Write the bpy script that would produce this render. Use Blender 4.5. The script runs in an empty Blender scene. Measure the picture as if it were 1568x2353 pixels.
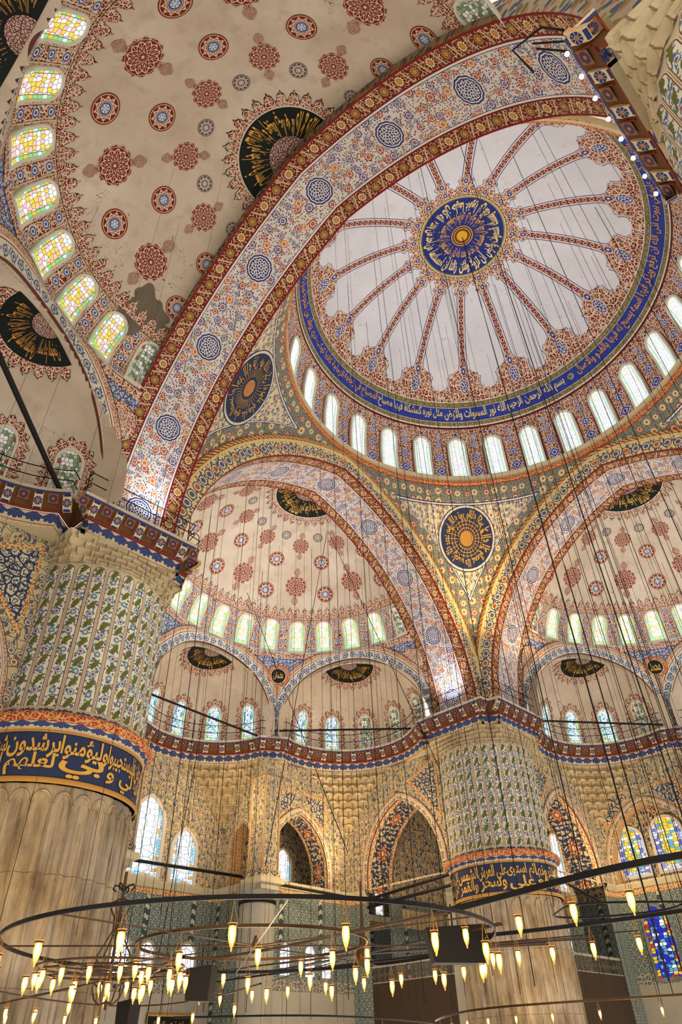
import bpy, math, random
import numpy as np
from mathutils import Vector
from mathutils.geometry import tessellate_polygon
random.seed(7); rng = np.random.default_rng(5)
scene = bpy.context.scene
COL = scene.collection
PI = math.pi
Z0 = 4.71            # floor of the hall is z = 0, the numbers below are relative to 4.71 m
CO, CI = 15.19, 11.6 # outer and inner plane of the four great arches

# ------------------------------------------------------------------ objects
def tag(o, label=None, cat=None, group=None, kind=None):
    if label: o['label'] = label
    if cat: o['category'] = cat
    if group: o['group'] = group
    if kind: o['kind'] = kind
    return o

def empty(name, loc, label=None, cat=None, group=None, kind=None):
    o = bpy.data.objects.new(name, None); COL.objects.link(o)
    o.location = (loc[0], loc[1], loc[2] + Z0); o.empty_display_size = .2
    return tag(o, label, cat, group, kind)

def copy_tree(o, parent=None):
    c = o.copy(); COL.objects.link(c)
    if parent is not None:
        c.parent = parent
    for ch in [x for x in bpy.data.objects if x.parent == o]:
        copy_tree(ch, c)
    return c

class MB:
    def __init__(s):
        s.v = []; s.n = 0; s.f = []; s.uv = []; s.m = []; s.mats = []; s.sm = []
    def mi(s, mat):
        if mat not in s.mats: s.mats.append(mat)
        return s.mats.index(mat)
    def grid(s, P, UV, mat, smooth=True, mask=None):
        P = np.asarray(P, float); nu, nv = P.shape[:2]
        UV = np.asarray(UV, float)
        s.v.append(P.reshape(-1, 3)); b = s.n; s.n += nu * nv
        k = s.mi(mat) if not isinstance(mat, np.ndarray) else None
        for i in range(nu - 1):
            for j in range(nv - 1):
                if mask is not None and not mask[i, j]: continue
                q = (i * nv + j, (i + 1) * nv + j, (i + 1) * nv + j + 1, i * nv + j + 1)
                s.f.append(tuple(b + x for x in q))
                s.uv.append([UV[a // nv, a % nv] for a in q]); s.m.append(k); s.sm.append(smooth)
    def poly(s, pts, uvs, mat, smooth=False):
        pts = np.asarray(pts, float).reshape(-1, 3)
        s.v.append(pts); b = s.n; s.n += len(pts)
        s.f.append(tuple(range(b, b + len(pts)))); s.uv.append([tuple(x) for x in uvs]); s.m.append(s.mi(mat)); s.sm.append(smooth)
    def tris(s, pts, faces, uvs, mat, smooth=False):
        pts = np.asarray(pts, float); s.v.append(pts); b = s.n; s.n += len(pts); k = s.mi(mat)
        for f in faces:
            s.f.append(tuple(b + i for i in f)); s.uv.append([tuple(uvs[i]) for i in f]); s.m.append(k); s.sm.append(smooth)
    def box(s, c, d, mat, rz=0, ax=None):
        c = np.array(c, float); d = np.array(d, float) / 2
        if ax is None:
            X = np.array([math.cos(rz), math.sin(rz), 0]); Y = np.array([-math.sin(rz), math.cos(rz), 0]); Zv = np.array([0, 0, 1.])
        else: X, Y, Zv = [np.array(a, float) for a in ax]
        p = [c + X * d[0] * a + Y * d[1] * b_ + Zv * d[2] * e for a in (-1, 1) for b_ in (-1, 1) for e in (-1, 1)]
        for q in ((0, 1, 3, 2), (4, 6, 7, 5), (0, 4, 5, 1), (2, 3, 7, 6), (0, 2, 6, 4), (1, 5, 7, 3)):
            s.poly([p[i] for i in q], [(0, 0), (1, 0), (1, 1), (0, 1)], mat)
    def tube(s, pts, r, mat, n=6, closed=False):
        pts = [np.array(p, float) for p in pts]; N = len(pts); rr = r if hasattr(r, '__len__') else [r] * N
        rows = []; prev = None; L = 0
        for i, p in enumerate(pts):
            a = pts[(i - 1) % N] if (closed or i) else p; b = pts[(i + 1) % N] if (closed or i < N - 1) else p
            t = b - a; t /= (np.linalg.norm(t) + 1e-12)
            if prev is None:
                h = np.array([0, 0, 1.]) if abs(t[2]) < .9 else np.array([1., 0, 0])
                x = np.cross(h, t)
            else: x = prev - t * (prev @ t)
            x /= np.linalg.norm(x); prev = x; y = np.cross(t, x)
            rows.append([p + rr[i] * (math.cos(2 * PI * k / n) * x + math.sin(2 * PI * k / n) * y) for k in range(n + 1)])
        if closed: rows.append(rows[0])
        s.grid(rows, [[(i * .1, k / n) for k in range(n + 1)] for i in range(len(rows))], mat)
    def lathe(s, prof, mat, c=(0, 0, 0), n=12, uvs=1.):
        rows = [[(c[0] + r * math.cos(2 * PI * k / n), c[1] + r * math.sin(2 * PI * k / n), c[2] + z) for k in range(n + 1)] for r, z in prof]
        s.grid(rows, [[(k / n, i * uvs) for k in range(n + 1)] for i in range(len(rows))], mat)
    def build(s, name, parent=None, kind=None):
        me = bpy.data.meshes.new(name)
        V = np.concatenate(s.v)
        lo = V.min(0); hi = V.max(0); org = np.array([(lo[0] + hi[0]) / 2, (lo[1] + hi[1]) / 2, lo[2]])
        if parent is not None: org = np.array([parent.location.x, parent.location.y, parent.location.z - Z0])
        if parent is not None and parent.parent is not None: org = org + np.array(parent.parent.location)
        V = V - org
        me.from_pydata(V.tolist(), [], s.f)
        for m in s.mats: me.materials.append(m)
        me.polygons.foreach_set('material_index', s.m)
        me.polygons.foreach_set('use_smooth', s.sm)
        ul = me.uv_layers.new(name='UVMap')
        ul.data.foreach_set('uv', np.concatenate([np.asarray(u, float).ravel() for u in s.uv]))
        me.update()
        o = bpy.data.objects.new(name, me); COL.objects.link(o)
        if parent is not None: o.parent = parent
        else: o.location = (org[0], org[1], org[2] + Z0)
        if kind: o['kind'] = kind
        return o

# ------------------------------------------------------------------ node language
def lin(c):
    if len(c) == 4: return c
    r = []
    for x in c:
        x = x / 255.
        r.append(x / 12.92 if x <= .04045 else ((x + .055) / 1.055) ** 2.4)
    return (r[0], r[1], r[2], 1)

class X:
    """a scalar socket with operators"""
    def __init__(s, t, k): s.t = t; s.k = k
    def _m(s, op, *a, clamp=False): return mth(s.t, op, s, *a, clamp=clamp)
    def __add__(s, o): return s._m('ADD', o)
    __radd__ = __add__
    def __sub__(s, o): return s._m('SUBTRACT', o)
    def __rsub__(s, o): return mth(s.t, 'SUBTRACT', o, s)
    def __mul__(s, o): return s._m('MULTIPLY', o)
    __rmul__ = __mul__
    def __truediv__(s, o): return s._m('DIVIDE', o)
    def __rtruediv__(s, o): return mth(s.t, 'DIVIDE', o, s)
    def __lt__(s, o): return s._m('LESS_THAN', o)
    def __gt__(s, o): return s._m('GREATER_THAN', o)
    def __abs__(s): return s._m('ABSOLUTE')
    def __neg__(s): return s._m('MULTIPLY', -1.)

def mth(t, op, *a, clamp=False):
    n = t.nodes.new('ShaderNodeMath'); n.operation = op; n.use_clamp = clamp
    for i, x in enumerate(a):
        if isinstance(x, X): t.links.new(x.k, n.inputs[i])
        else: n.inputs[i].default_value = float(x)
    return X(t, n.outputs[0])
def sq(a): return a * a
def mn(a, b): return a._m('MINIMUM', b)
def mx(a, b): return a._m('MAXIMUM', b)
def sin(a): return a._m('SINE')
def cos(a): return a._m('COSINE')
def frac(a): return a._m('FRACT')
def floor(a): return a._m('FLOOR')
def sqrt(a): return a._m('SQRT')
def atan2(a, b): return a._m('ARCTAN2', b)
def inv(a): return 1. - a
def band(x, c, w): return abs(x - c) < w      # |x-c|<w
def cell(x): return frac(x) - .5
def hyp(a, b): return sqrt(sq(a) + sq(b))

class Mat:
    def __init__(s, name, rough=.75):
        s.m = bpy.data.materials.new(name); s.m.use_nodes = True
        s.t = s.m.node_tree; s.b = s.t.nodes['Principled BSDF']; s.b.inputs['Roughness'].default_value = rough
        s.b.inputs['Specular IOR Level'].default_value = .25
        n = s.t.nodes.new('ShaderNodeUVMap'); n.uv_map = 'UVMap'
        x = s.t.nodes.new('ShaderNodeSeparateXYZ'); s.t.links.new(n.outputs[0], x.inputs[0])
        s.u = X(s.t, x.outputs[0]); s.v = X(s.t, x.outputs[1])
        g = s.t.nodes.new('ShaderNodeTexCoord'); s.obj = g.outputs['Object']
    def vec(s, a, b, c=0.):
        n = s.t.nodes.new('ShaderNodeCombineXYZ')
        for i, q in enumerate((a, b, c)):
            if isinstance(q, X): s.t.links.new(q.k, n.inputs[i])
            else: n.inputs[i].default_value = q
        return n.outputs[0]
    def vor(s, a, b, scale, feat='F1', rnd=1., metric='EUCLIDEAN'):
        n = s.t.nodes.new('ShaderNodeTexVoronoi'); n.voronoi_dimensions = '2D'; n.feature = feat
        if feat != 'DISTANCE_TO_EDGE': n.distance = metric
        n.inputs['Scale'].default_value = scale; n.inputs['Randomness'].default_value = rnd
        s.t.links.new(s.vec(a, b), n.inputs['Vector'])
        r = {'d': X(s.t, n.outputs['Distance'])}
        if feat != 'DISTANCE_TO_EDGE':
            c = s.t.nodes.new('ShaderNodeSeparateXYZ'); s.t.links.new(n.outputs['Color'], c.inputs[0])
            r['r'] = X(s.t, c.outputs[0]); r['g'] = X(s.t, c.outputs[1]); r['col'] = n.outputs['Color']
            p = s.t.nodes.new('ShaderNodeSeparateXYZ'); s.t.links.new(n.outputs['Position'], p.inputs[0])
            r['x'] = (a - X(s.t, p.outputs[0])) * scale; r['y'] = (b - X(s.t, p.outputs[1])) * scale
        return r
    def noise(s, scale, detail=3., vec=None, col=False, rough=.55, stretch=None):
        n = s.t.nodes.new('ShaderNodeTexNoise'); n.inputs['Scale'].default_value = scale
        n.inputs['Detail'].default_value = detail; n.inputs['Roughness'].default_value = rough
        src = vec if vec is not None else s.obj
        if stretch:
            mp = s.t.nodes.new('ShaderNodeMapping'); mp.inputs['Scale'].default_value = stretch
            s.t.links.new(src, mp.inputs['Vector']); src = mp.outputs[0]
        s.t.links.new(src, n.inputs['Vector'])
        if col:
            c = s.t.nodes.new('ShaderNodeSeparateXYZ'); s.t.links.new(n.outputs['Color'], c.inputs[0])
            return X(s.t, c.outputs[0]), X(s.t, c.outputs[1])
        return X(s.t, n.outputs[0])
    def mix(s, f, a, b):
        n = s.t.nodes.new('ShaderNodeMix'); n.data_type = 'RGBA'
        if isinstance(f, X): s.t.links.new(f.k, n.inputs[0])
        else: n.inputs[0].default_value = f
        for i, q in ((6, a), (7, b)):
            if isinstance(q, tuple): n.inputs[i].default_value = lin(q)
            else: s.t.links.new(q, n.inputs[i])
        return n.outputs[2]
    def mul(s, c, f):
        n = s.t.nodes.new('ShaderNodeVectorMath'); n.operation = 'SCALE'
        s.t.links.new(c, n.inputs[0]); s.t.links.new(f.k, n.inputs['Scale']); return n.outputs[0]
    def out(s, c, dirt=.16, dscale=.8, bump=None):
        if isinstance(c, tuple): s.b.inputs['Base Color'].default_value = lin(c)
        else:
            if dirt:
                n = s.noise(dscale, 5.); c = s.mul(c, (1. - dirt) + n * (2 * dirt))
            s.t.links.new(c, s.b.inputs['Base Color'])
        if bump is not None:
            bn = s.t.nodes.new('ShaderNodeBump'); bn.inputs['Distance'].default_value = bump[1]; bn.inputs['Strength'].default_value = 1
            s.t.links.new(bump[0].k, bn.inputs['Height']); s.t.links.new(bn.outputs[0], s.b.inputs['Normal'])
        return s.m
    def emit(s, c, strength):
        if isinstance(c, tuple): s.b.inputs['Emission Color'].default_value = lin(c)
        else: s.t.links.new(c, s.b.inputs['Emission Color'])
        if isinstance(strength, X): s.t.links.new(strength.k, s.b.inputs['Emission Strength'])
        else: s.b.inputs['Emission Strength'].default_value = strength
        return s.m

RED = (118, 36, 24); CREAM = (222, 196, 168); WHITE = (226, 216, 204); BLUE = (52, 68, 140); NAVY = (34, 44, 92)
ORANGE = (206, 122, 48); OLIVE = (118, 116, 58); DARK = (30, 24, 22); PLAS = (196, 176, 150)

# ---- pattern pieces (return colour sockets)
def arabesque(s, u, v, sc, bg=RED, fg=CREAM, blue=.0, th=.085):
    """scrolling cream tendrils on a coloured ground"""
    nu, nv = s.noise(sc * .9, 1., vec=s.vec(u, v), col=True)
    a = u + (nu - .5) * (.9 / sc); b = v + (nv - .5) * (.9 / sc)
    e = s.vor(a, b, sc * .8, 'DISTANCE_TO_EDGE', .9)['d']
    f = s.vor(a, b, sc * .8, 'F1', .9)
    f2 = s.vor(u + 7.3, v, sc * 1.9, 'F1', 1.)
    m = mx(e < th, band(f['d'], .27, .05)); m = mx(m, (f2['d'] < .26) * (f2['r'] > .45))
    c = s.mix(m, bg, fg)
    if blue: c = s.mix((f['d'] < .16) * (f['r'] < blue), c, BLUE)
    return c

def flowers(s, u, v, c, sc, R=.36, cols=(RED, BLUE, ORANGE), n=8, rnd=.75, dens=1.):
    """round blossoms with petals, a pale ring and a dark eye"""
    f = s.vor(u, v, sc, 'F1', rnd)
    a = atan2(f['y'], f['x']); size = R * (.72 + f['g'] * .4)
    pet = size * (.86 + .14 * cos(a * n))
    m = (f['d'] < pet) * (f['r'] < dens)
    r = f['r'] * (1. / max(dens, .01))
    cc = s.mix(r > .42, cols[0], cols[1]); cc = s.mix(r > .82, cc, cols[2])
    cc = s.mix(band(f['d'] / size, .52, .10), cc, WHITE)
    cc = s.mix((f['d'] / size) < .26, cc, cols[2])
    return s.mix(m, c, cc)

def leaves(s, u, v, c, sc, cols=(BLUE, OLIVE, RED), R=.3, dens=.6):
    nu, nv = s.noise(sc * .5, 1., vec=s.vec(u, v), col=True)
    a = u + (nu - .5) * (1.2 / sc); b = v + (nv - .5) * (1.2 / sc)
    f = s.vor(a * 1.0, b * .55, sc, 'F1', 1.)
    m = (f['d'] < R) * (f['g'] < dens)
    cc = s.mix(f['r'] > .4, cols[0], cols[1]); cc = s.mix(f['r'] > .72, cc, cols[2])
    return s.mix(m, c, cc)

def stems(s, u, v, c, sc, col, th=.03):
    nu, nv = s.noise(sc * .8, 1., vec=s.vec(u, v), col=True)
    e = s.vor(u + (nu - .5) * (.8 / sc), v + (nv - .5) * (.8 / sc), sc, 'DISTANCE_TO_EDGE', .9)['d']
    return s.mix(e < th, c, col)

def rosette_border(s, u, v, P, W, bg=RED, petal=(226, 204, 160), eye=(200, 140, 50), sep=(198, 180, 130)):
    """row of blossoms divided by S leaves; v in 0..W"""
    x = cell(u / P) * P; y = v - W / 2; k = floor(u / P); odd = frac(k * .5) > .25
    slant = cell(u / P + (y / W) * .35 + .5) * P
    c = s.mix(0., bg, bg)
    nu, nv = s.noise(7., 1., vec=s.vec(u, v), col=True)
    e = s.vor(u + (nu - .5) * .15, v + (nv - .5) * .15, 6.5, 'DISTANCE_TO_EDGE', 1.)['d']
    c = s.mix(e < .07, c, petal)
    c = s.mix(abs(slant) < .062 * P, c, bg); c = s.mix(abs(slant) < .045 * P, c, sep)
    r = hyp(x, y); a = atan2(y, x); R = .36 * W
    c = s.mix(r < R * 1.14, c, bg)
    pc = s.mix(odd, petal, (150, 130, 80))
    c = s.mix(r < R * (.86 + .14 * cos(a * 12)), c, pc)
    c = s.mix(band(r, R * .5, R * .06), c, (110, 70, 40)); c = s.mix(r < R * .42, c, eye)
    return c
WORLD, EXPO = 1.0, 0.18
# ------------------------------------------------------------------ materials
def curve(s, x, pts, x0, x1, y1):
    """piecewise linear function of a scalar through a float curve"""
    n = s.t.nodes.new('ShaderNodeFloatCurve'); c = n.mapping.curves[0]
    P = [((a - x0) / (x1 - x0), b / y1) for a, b in pts]
    c.points[0].location = P[0]; c.points[1].location = P[-1]
    for p in P[1:-1]: c.points.new(*p)
    for p in c.points: p.handle_type = 'VECTOR'
    n.mapping.update()
    xx = (x - x0) / (x1 - x0); s.t.links.new(xx.k, n.inputs['Value'])
    return X(s.t, n.outputs[0]) * y1

def m_plain(name, c, rough=.7, dirt=.15, ds=.8, metal=0, bump=None):
    s = Mat(name, rough); s.b.inputs['Metallic'].default_value = metal
    n = s.noise(ds * 6, 2.)
    return s.out(s.mix(n * .0, c, c), dirt, ds)

def m_plaster():
    s = Mat('plaster_tan', .85)
    n = s.noise(.35, 6., rough=.6); n2 = s.noise(1.6, 4., stretch=(1, 1, .45))
    c = s.mix(mth(s.t, 'MULTIPLY_ADD', n, 2.2, -.6, clamp=True), (186, 166, 142), (216, 200, 180))
    c = s.mix(mth(s.t, 'MULTIPLY_ADD', n2, 3.5, -1.9, clamp=True), c, (176, 156, 132))
    e = s.noise(.9, 3.); e2 = s.noise(.23, 2.)
    crack = band(e, .5, .0022) * (e2 > .62)
    return s.out(s.mix(crack, c, (96, 80, 66)), .06, 3.)
def m_dome():
    s = Mat('dome_painting', .8); az, r = s.u, s.v
    N = 16; k = (az - math.radians(39.6)) * (N / (2 * PI)); x = cell(k + .5) * (2 * PI / N) * r; ax = abs(x)
    w = curve(s, r, [(2.8, 1.9), (3.42, 1.9), (3.46, .56), (3.62, .50), (3.72, .36), (3.82, .34), (3.95, .46), (4.08, .44), (4.2, .27), (4.45, .24), (5., .235), (8.3, .25),
        (8.6, .32), (8.76, .6), (8.84, .95), (8.9, 1.02), (8.98, 1.0), (9.02, 1.2), (9.3, 1.14), (9.45, 1.2), (9.54, 1.42), (9.6, 1.36), (9.66, 1.95), (11, 1.95)], 2.8, 11., 2.)
    n = s.noise(.5, 5.); n2 = s.noise(2.2, 3.)
    white = s.mix(n, (206, 202, 204), (230, 228, 232)); white = s.mix(mth(s.t, 'MULTIPLY_ADD', n2, 5., -3.1, clamp=True), white, (196, 184, 176))
    ar = arabesque(s, x, r, 4.4, th=.095)
    # chain along the ribs
    ph = cell(r / .36); lens = abs(ax - .10 * (.5 + .5 * cos(r * (2 * PI / .36)))) < .028
    rib = s.mix(0., (128, 44, 28), RED); rib = s.mix(lens, rib, CREAM); rib = s.mix(band(ax, .17, .022), rib, CREAM)
    rib = s.mix(hyp(x * 1.3, ph * .36) < .06, rib, BLUE)
    inn = (r < 8.45) * (r > 4.2); c = s.mix(inn, ar, rib)
    for rr, R in ((3.28, .16), (3.95, .17), (8.72, .19)):
        d = hyp(x, (r - rr) * .8); c = s.mix(d < R, c, CREAM); c = s.mix(d < R * .82, c, BLUE); c = s.mix((abs(x) + abs((r - rr) * .8)) < R * .4, c, WHITE)
    d = hyp(x * 1.25, r - 9.42); c = s.mix(d < .42, c, CREAM); c = s.mix(d < .36, c, BLUE)
    kn = s.vor(x, r, 7., 'DISTANCE_TO_EDGE', 1.)['d']; c = s.mix((d < .32) * (kn < .13), c, WHITE)
    e = ax - w
    c = s.mix(e > -.055, c, WHITE); c = s.mix(e > 0., c, (46, 58, 132)); c = s.mix(e > .05, c, white)
    ol = s.mix(hyp(cell(az * 28.) * .36, (r - 10.27)) < .05, (132, 122, 84), (190, 150, 60))
    ol2 = s.mix(hyp(cell(az * 28.) * .38, (r - 10.95)) < .05, (132, 122, 84), (190, 150, 60))
    sp = s.noise(9., 2.)
    ol = s.mix(sp > .55, ol, (98, 92, 66)); ol2 = s.mix(sp > .55, ol2, (98, 92, 66))
    c = s.mix(r > 10.14, c, WHITE); c = s.mix(r > 10.17, c, ol); c = s.mix(r > 10.37, c, WHITE); c = s.mix(r > 10.385, c, (44, 62, 150)); c = s.mix(r > 10.87, c, WHITE); c = s.mix(r > 10.885, c, ol2)
    c = s.mix(r > 11.01, c, WHITE)
    # centre
    c = s.mix(r < 2.93, c, (40, 44, 40)); c = s.mix(r < 2.9, c, (206, 190, 120)); c = s.mix(r < 2.8, c, (60, 60, 50)); c = s.mix(r < 2.77, c, (206, 180, 110)); c = s.mix(r < 2.74, c, (36, 50, 122))
    for R, q in ((.72, (214, 160, 60)), (.66, (96, 44, 30)), (.56, (222, 190, 110)), (.52, (110, 60, 30)), (.36, (222, 168, 50))): c = s.mix(r < R, c, q)
    return s.out(c, .08, .7)
def m_drum():
    s = Mat('drum_painting', .8); u, v = s.u, s.v; P = 2.637
    x = cell(u / P + .5) * P; ax = abs(x)
    c = arabesque(s, u, v, 4.2, blue=.12, th=.09)
    xp = cell(u / P) * P
    for vv, R in ((.75, .34), (2.0, .27), (3.1, .22), (3.75, .18)):
        d = abs(xp) * .9 + abs(v - vv) * .8; c = s.mix(d < R * 1.15, c, WHITE); c = s.mix(d < R, c, (56, 78, 176)); c = s.mix(band(d, R * .5, .035), c, WHITE)
    d = hyp(x, (v - 3.95)); c = s.mix(d < .15, c, WHITE); c = s.mix(d < .12, c, BLUE)
    yy = mx(v - 2.75, v * 0.); dd = hyp(x, yy)
    c = s.mix(dd < .80, c, (108, 30, 24)); c = s.mix(dd < .72, c, (214, 208, 200))
    c = s.mix(v > 4.35, c, (90, 30, 22)); c = s.mix(v < .0, c, (188, 168, 120))
    return s.out(c, .08, .7)
def m_soffit(name='arch_soffit', W=3.59, warm=(226, 214, 204), P=4.22, navy=(44, 56, 112), bw=.74, center=1.):
    s = Mat(name, .8); u, v = s.u, s.v; av = abs(v); h = W / 2
    base = s.mix(s.noise(1.2, 3.), warm, tuple(int(q * .93) for q in warm))
    c = stems(s, u, v, base, 3., (120, 120, 130), .012)
    f3 = s.vor(u + 3.1, v, 8.5, 'F1', .9); lf = s.mix(f3['r'] > .4, (56, 74, 140), (112, 112, 60)); lf = s.mix(f3['r'] > .7, lf, (160, 52, 32)); c = s.mix((f3['d'] < .27) * (f3['g'] < .8), c, lf)
    c = flowers(s, u + 11.7, v + 4.4, c, 3.0, .33, ((150, 48, 30), (60, 76, 140), (110, 116, 60)), 7, .9, .6)
    c2 = flowers(s, u, v, c, 1.75, .34, ((150, 48, 30), (56, 72, 140), (206, 116, 44)), 11, .75)
    c = c2
    x = cell(u / P + .5) * P; a = atan2(v, x); r = hyp(x, v); R = .60 * (.95 + .05 * abs(cos(a * 6))) 
    q = r / R
    c = s.mix(q < 1.08, c, base); c = s.mix(q < 1., c, navy); c = s.mix(q < .88, c, WHITE); c = s.mix(q < .80, c, navy); c = s.mix(q < .72, c, WHITE)
    kn = s.vor(x, v, 8.5, 'DISTANCE_TO_EDGE', .8)['d']; c = s.mix((q < .72) * (kn > .15), c, navy)
    bd = rosette_border(s, u, h - .08 - av, .82, bw - .16, bg=(112, 30, 22))
    c = s.mix(av > (h - bw - .10), c, navy); c = s.mix(av > (h - bw - .075), c, WHITE); c = s.mix(av > (h - bw), c, (112, 30, 22)); c = s.mix(av > (h - bw + .07), c, bd)
    c = s.mix(av > (h - .09), c, (124, 28, 20))
    return s.out(c, .09, .6)
def m_face():
    s = Mat('arch_face_moulding', .75); u, v = s.u, s.v
    bg = (222, 196, 136)
    P = .62; x = cell(u / P) * P; k = frac(floor(u / P) / 3.)
    r = hyp(x * 1.1, v - .5)
    c = s.mix(0., bg, bg)
    c = leaves(s, u, v, c, 6.5, ((66, 78, 112), (70, 80, 110), (150, 90, 40)), .34, .75)
    c = s.mix(r < .30, c, (64, 74, 108)); c = s.mix(r < .235, c, (214, 196, 150)); c = s.mix(r < .15, c, s.mix(k > .5, (80, 90, 124), (186, 92, 36)))
    c = s.mix(v > .93, c, (214, 190, 130)); c = s.mix(v > 1.06, c, (140, 48, 24))
    rope = abs(sin(u * 9. + (v - 1.2) * 14.)) ; c = s.mix((v > 1.09) * (rope > .55), c, (222, 180, 110)); c = s.mix(v > 1.33, c, (224, 206, 160)); c = s.mix(v < .05, c, (120, 50, 36))
    return s.out(c, .1, .7)
def m_face_out():
    s = Mat('arch_back_band', .8); c = s.mix(0., (146, 130, 100), (146, 130, 100))
    c = leaves(s, s.u, s.v, c, 5., ((60, 66, 84), (92, 84, 56), (140, 92, 60)), .42, .9)
    return s.out(c, .14, 1.)
def m_pend(hw):
    s = Mat('pendentive_painting', .8); u, v = s.u, s.v
    inner = s.mix(0., (222, 206, 170), (222, 206, 170))
    inner = stems(s, u, v, inner, 2.6, (96, 100, 84), .02)
    inner = flowers(s, u, v, inner, 2.9, .36, ((86, 92, 120), (74, 82, 116), (168, 110, 60)), 9, .8)
    inner = leaves(s, u, v, inner, 5.8, ((90, 96, 116), (116, 112, 74), (170, 96, 50)), .3, .5)
    w = curve(s, v, hw, 13., 28.2, 13.)
    e = (w - abs(u)); e = mn(e, (27.75 - v) * .9)
    P = .72
    outer = s.mix(0., (140, 136, 110), (140, 136, 110))
    outer = stems(s, u, v, outer, 5., (84, 92, 112), .09)
    outer = flowers(s, u, v, outer, 1.55, .40, ((198, 164, 96), (206, 172, 100), (176, 84, 40)), 10, .35)
    c = s.mix(e > 1.0, outer, NAVY); c = s.mix(e > 1.05, c, WHITE); c = s.mix(e > 1.13, c, NAVY); c = s.mix(e > 1.17, c, inner)
    c = s.mix(e < .05, c, (150, 70, 40))
    return s.out(c, .1, .6)
def m_belt():
    s = Mat('semidome_window_belt', .8); u, v = s.u, s.v; P = 1.99
    x = cell(u + .5) * P; ax = abs(x); xp = cell(u) * P
    ar = arabesque(s, u * P, v, 5.0, th=.1)
    d = hyp(cell(v / .62) * .62, xp * .8); ar = s.mix(d < .17, ar, (190, 180, 176)); ar = s.mix(d < .14, ar, (66, 82, 140)); ar = s.mix(band(d, .075, .02), ar, WHITE)
    c = ar
    sp = arabesque(s, u * P, v + 5., 9., th=.1)
    dd = hyp(x, mx(v - 1.72, v * 0.))
    win = s.mix(dd < .60, sp, (206, 190, 160)); win = s.mix((v < .3), win, (206, 190, 160))
    c = s.mix(ax < .73, c, DARK); c = s.mix(ax < .71, c, (206, 190, 160)); c = s.mix(ax < .66, c, win)
    c = s.mix(v > 2.42, c, (196, 170, 140)); c = s.mix(v > 2.46, c, DARK); c = s.mix(v > 2.49, c, arabesque(s, u * P, v, 7., th=.1))
    c = s.mix(v < .22, c, (70, 60, 54)); c = s.mix(v < .19, c, (208, 192, 164)); c = s.mix(v < .06, c, (96, 60, 48))
    return s.out(c, .08, .7)
def m_ara(name='red_arabesque', sc=5., bg=RED, fg=CREAM, blue=0., th=.1):
    s = Mat(name, .8); return s.out(arabesque(s, s.u, s.v, sc, bg, fg, blue, th), .08, .8)
def m_rosette():
    s = Mat('rosette_painting', .8); u, v = s.u, s.v; r = hyp(u, v); a = atan2(v, u)
    c = s.mix(0., RED, RED)
    k = cos(a * 12); pet = band(r, .55 + .12 * k, .035) ; pet = mx(pet, band(r, .30 + .08 * k, .03)); pet = mx(pet, (abs(sin(a * 6)) < .10) * (r < .5)); pet = mx(pet, (abs(cos(a * 6)) < .12) * (r > .42) * (r < .85))
    pet = mx(pet, band(r, .76 - .06 * k, .03)); c = s.mix(pet, c, CREAM); c = s.mix(r < .08, c, CREAM)
    c = s.mix(band(r, .91, .018), c, (206, 170, 140))
    return s.out(c, .06, .8)
def m_disc(inner=BLUE, name='disc_painting', rim=RED, mid=(134, 70, 50)):
    s = Mat(name, .8); u, v = s.u, s.v; r = hyp(u, v); a = atan2(v, u)
    c = s.mix(0., rim, rim); c = s.mix(r < .92, c, (214, 186, 150)); c = s.mix(r < .87, c, rim)
    f = cos(a * 10); c = s.mix(band(r, .64 + .08 * f, .05), c, CREAM); c = s.mix((abs(sin(a * 5)) < .14) * (r < .86) * (r > .45), c, CREAM); c = s.mix(band(r, .52, .03), c, CREAM)
    c = s.mix(r < .44, c, CREAM); c = s.mix(r < .40, c, inner); c = s.mix(r < .29, c, (206, 206, 206)); c = s.mix((r < .26) * (abs(sin(a * 3)) < .45), c, inner); c = s.mix(r < .06, c, (226, 220, 210))
    return s.out(c, .06, .8)
def m_black():
    s = Mat('black_roundel', .7); return s.out((14, 22, 18), 0)
def m_gold(name='gold_lettering', c=(222, 168, 70), rough=.45):
    s = Mat(name, rough); s.b.inputs['Metallic'].default_value = .15; return s.out(c)
def m_lobes(name='lobed_border', bg=RED, blk=False):
    s = Mat(name, .8); u, v = s.u, s.v
    c = arabesque(s, u, v, 6.5, bg, CREAM, 0., .1)
    return s.out(c, .06, .8)
def m_strip(name, ground, ring, eye, W=.5, P=.55, l1=RED):
    """archivolt of the small arches; v runs over 0..1.1"""
    s = Mat(name, .78); u, v = s.u, s.v; x = cell(u / P) * P; r = hyp(x, v - .32)
    c = s.mix(0., ground, ground)
    c = leaves(s, u, v, c, 8., (ring, ring, (110, 110, 80)), .33, .7)
    c = s.mix(r < .19, c, ring); c = s.mix(r < .13, c, ground); c = s.mix(r < .08, c, eye)
    c = s.mix(v < .09, c, (210, 196, 170)); c = s.mix(v < .04, c, (110, 60, 50)); c = s.mix(v > .56, c, (214, 200, 176)); c = s.mix(band(v, .66, .022), c, l1); c = s.mix(v > .78, c, (150, 60, 40))
    c = s.mix((v > .8), c, arabesque(s, u, v, 9., (136, 52, 36), (214, 186, 150), 0., .12)); c = s.mix(v > 1.04, c, (60, 50, 48))
    return s.out(c, .1, .8)
def m_spandrel():
    s = Mat('blue_scroll_spandrel', .8); u, v = s.u, s.v
    c = arabesque(s, u, v, 5.5, (204, 200, 196), (66, 80, 128), 0., .13)
    return s.out(c, .1, .8)
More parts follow.
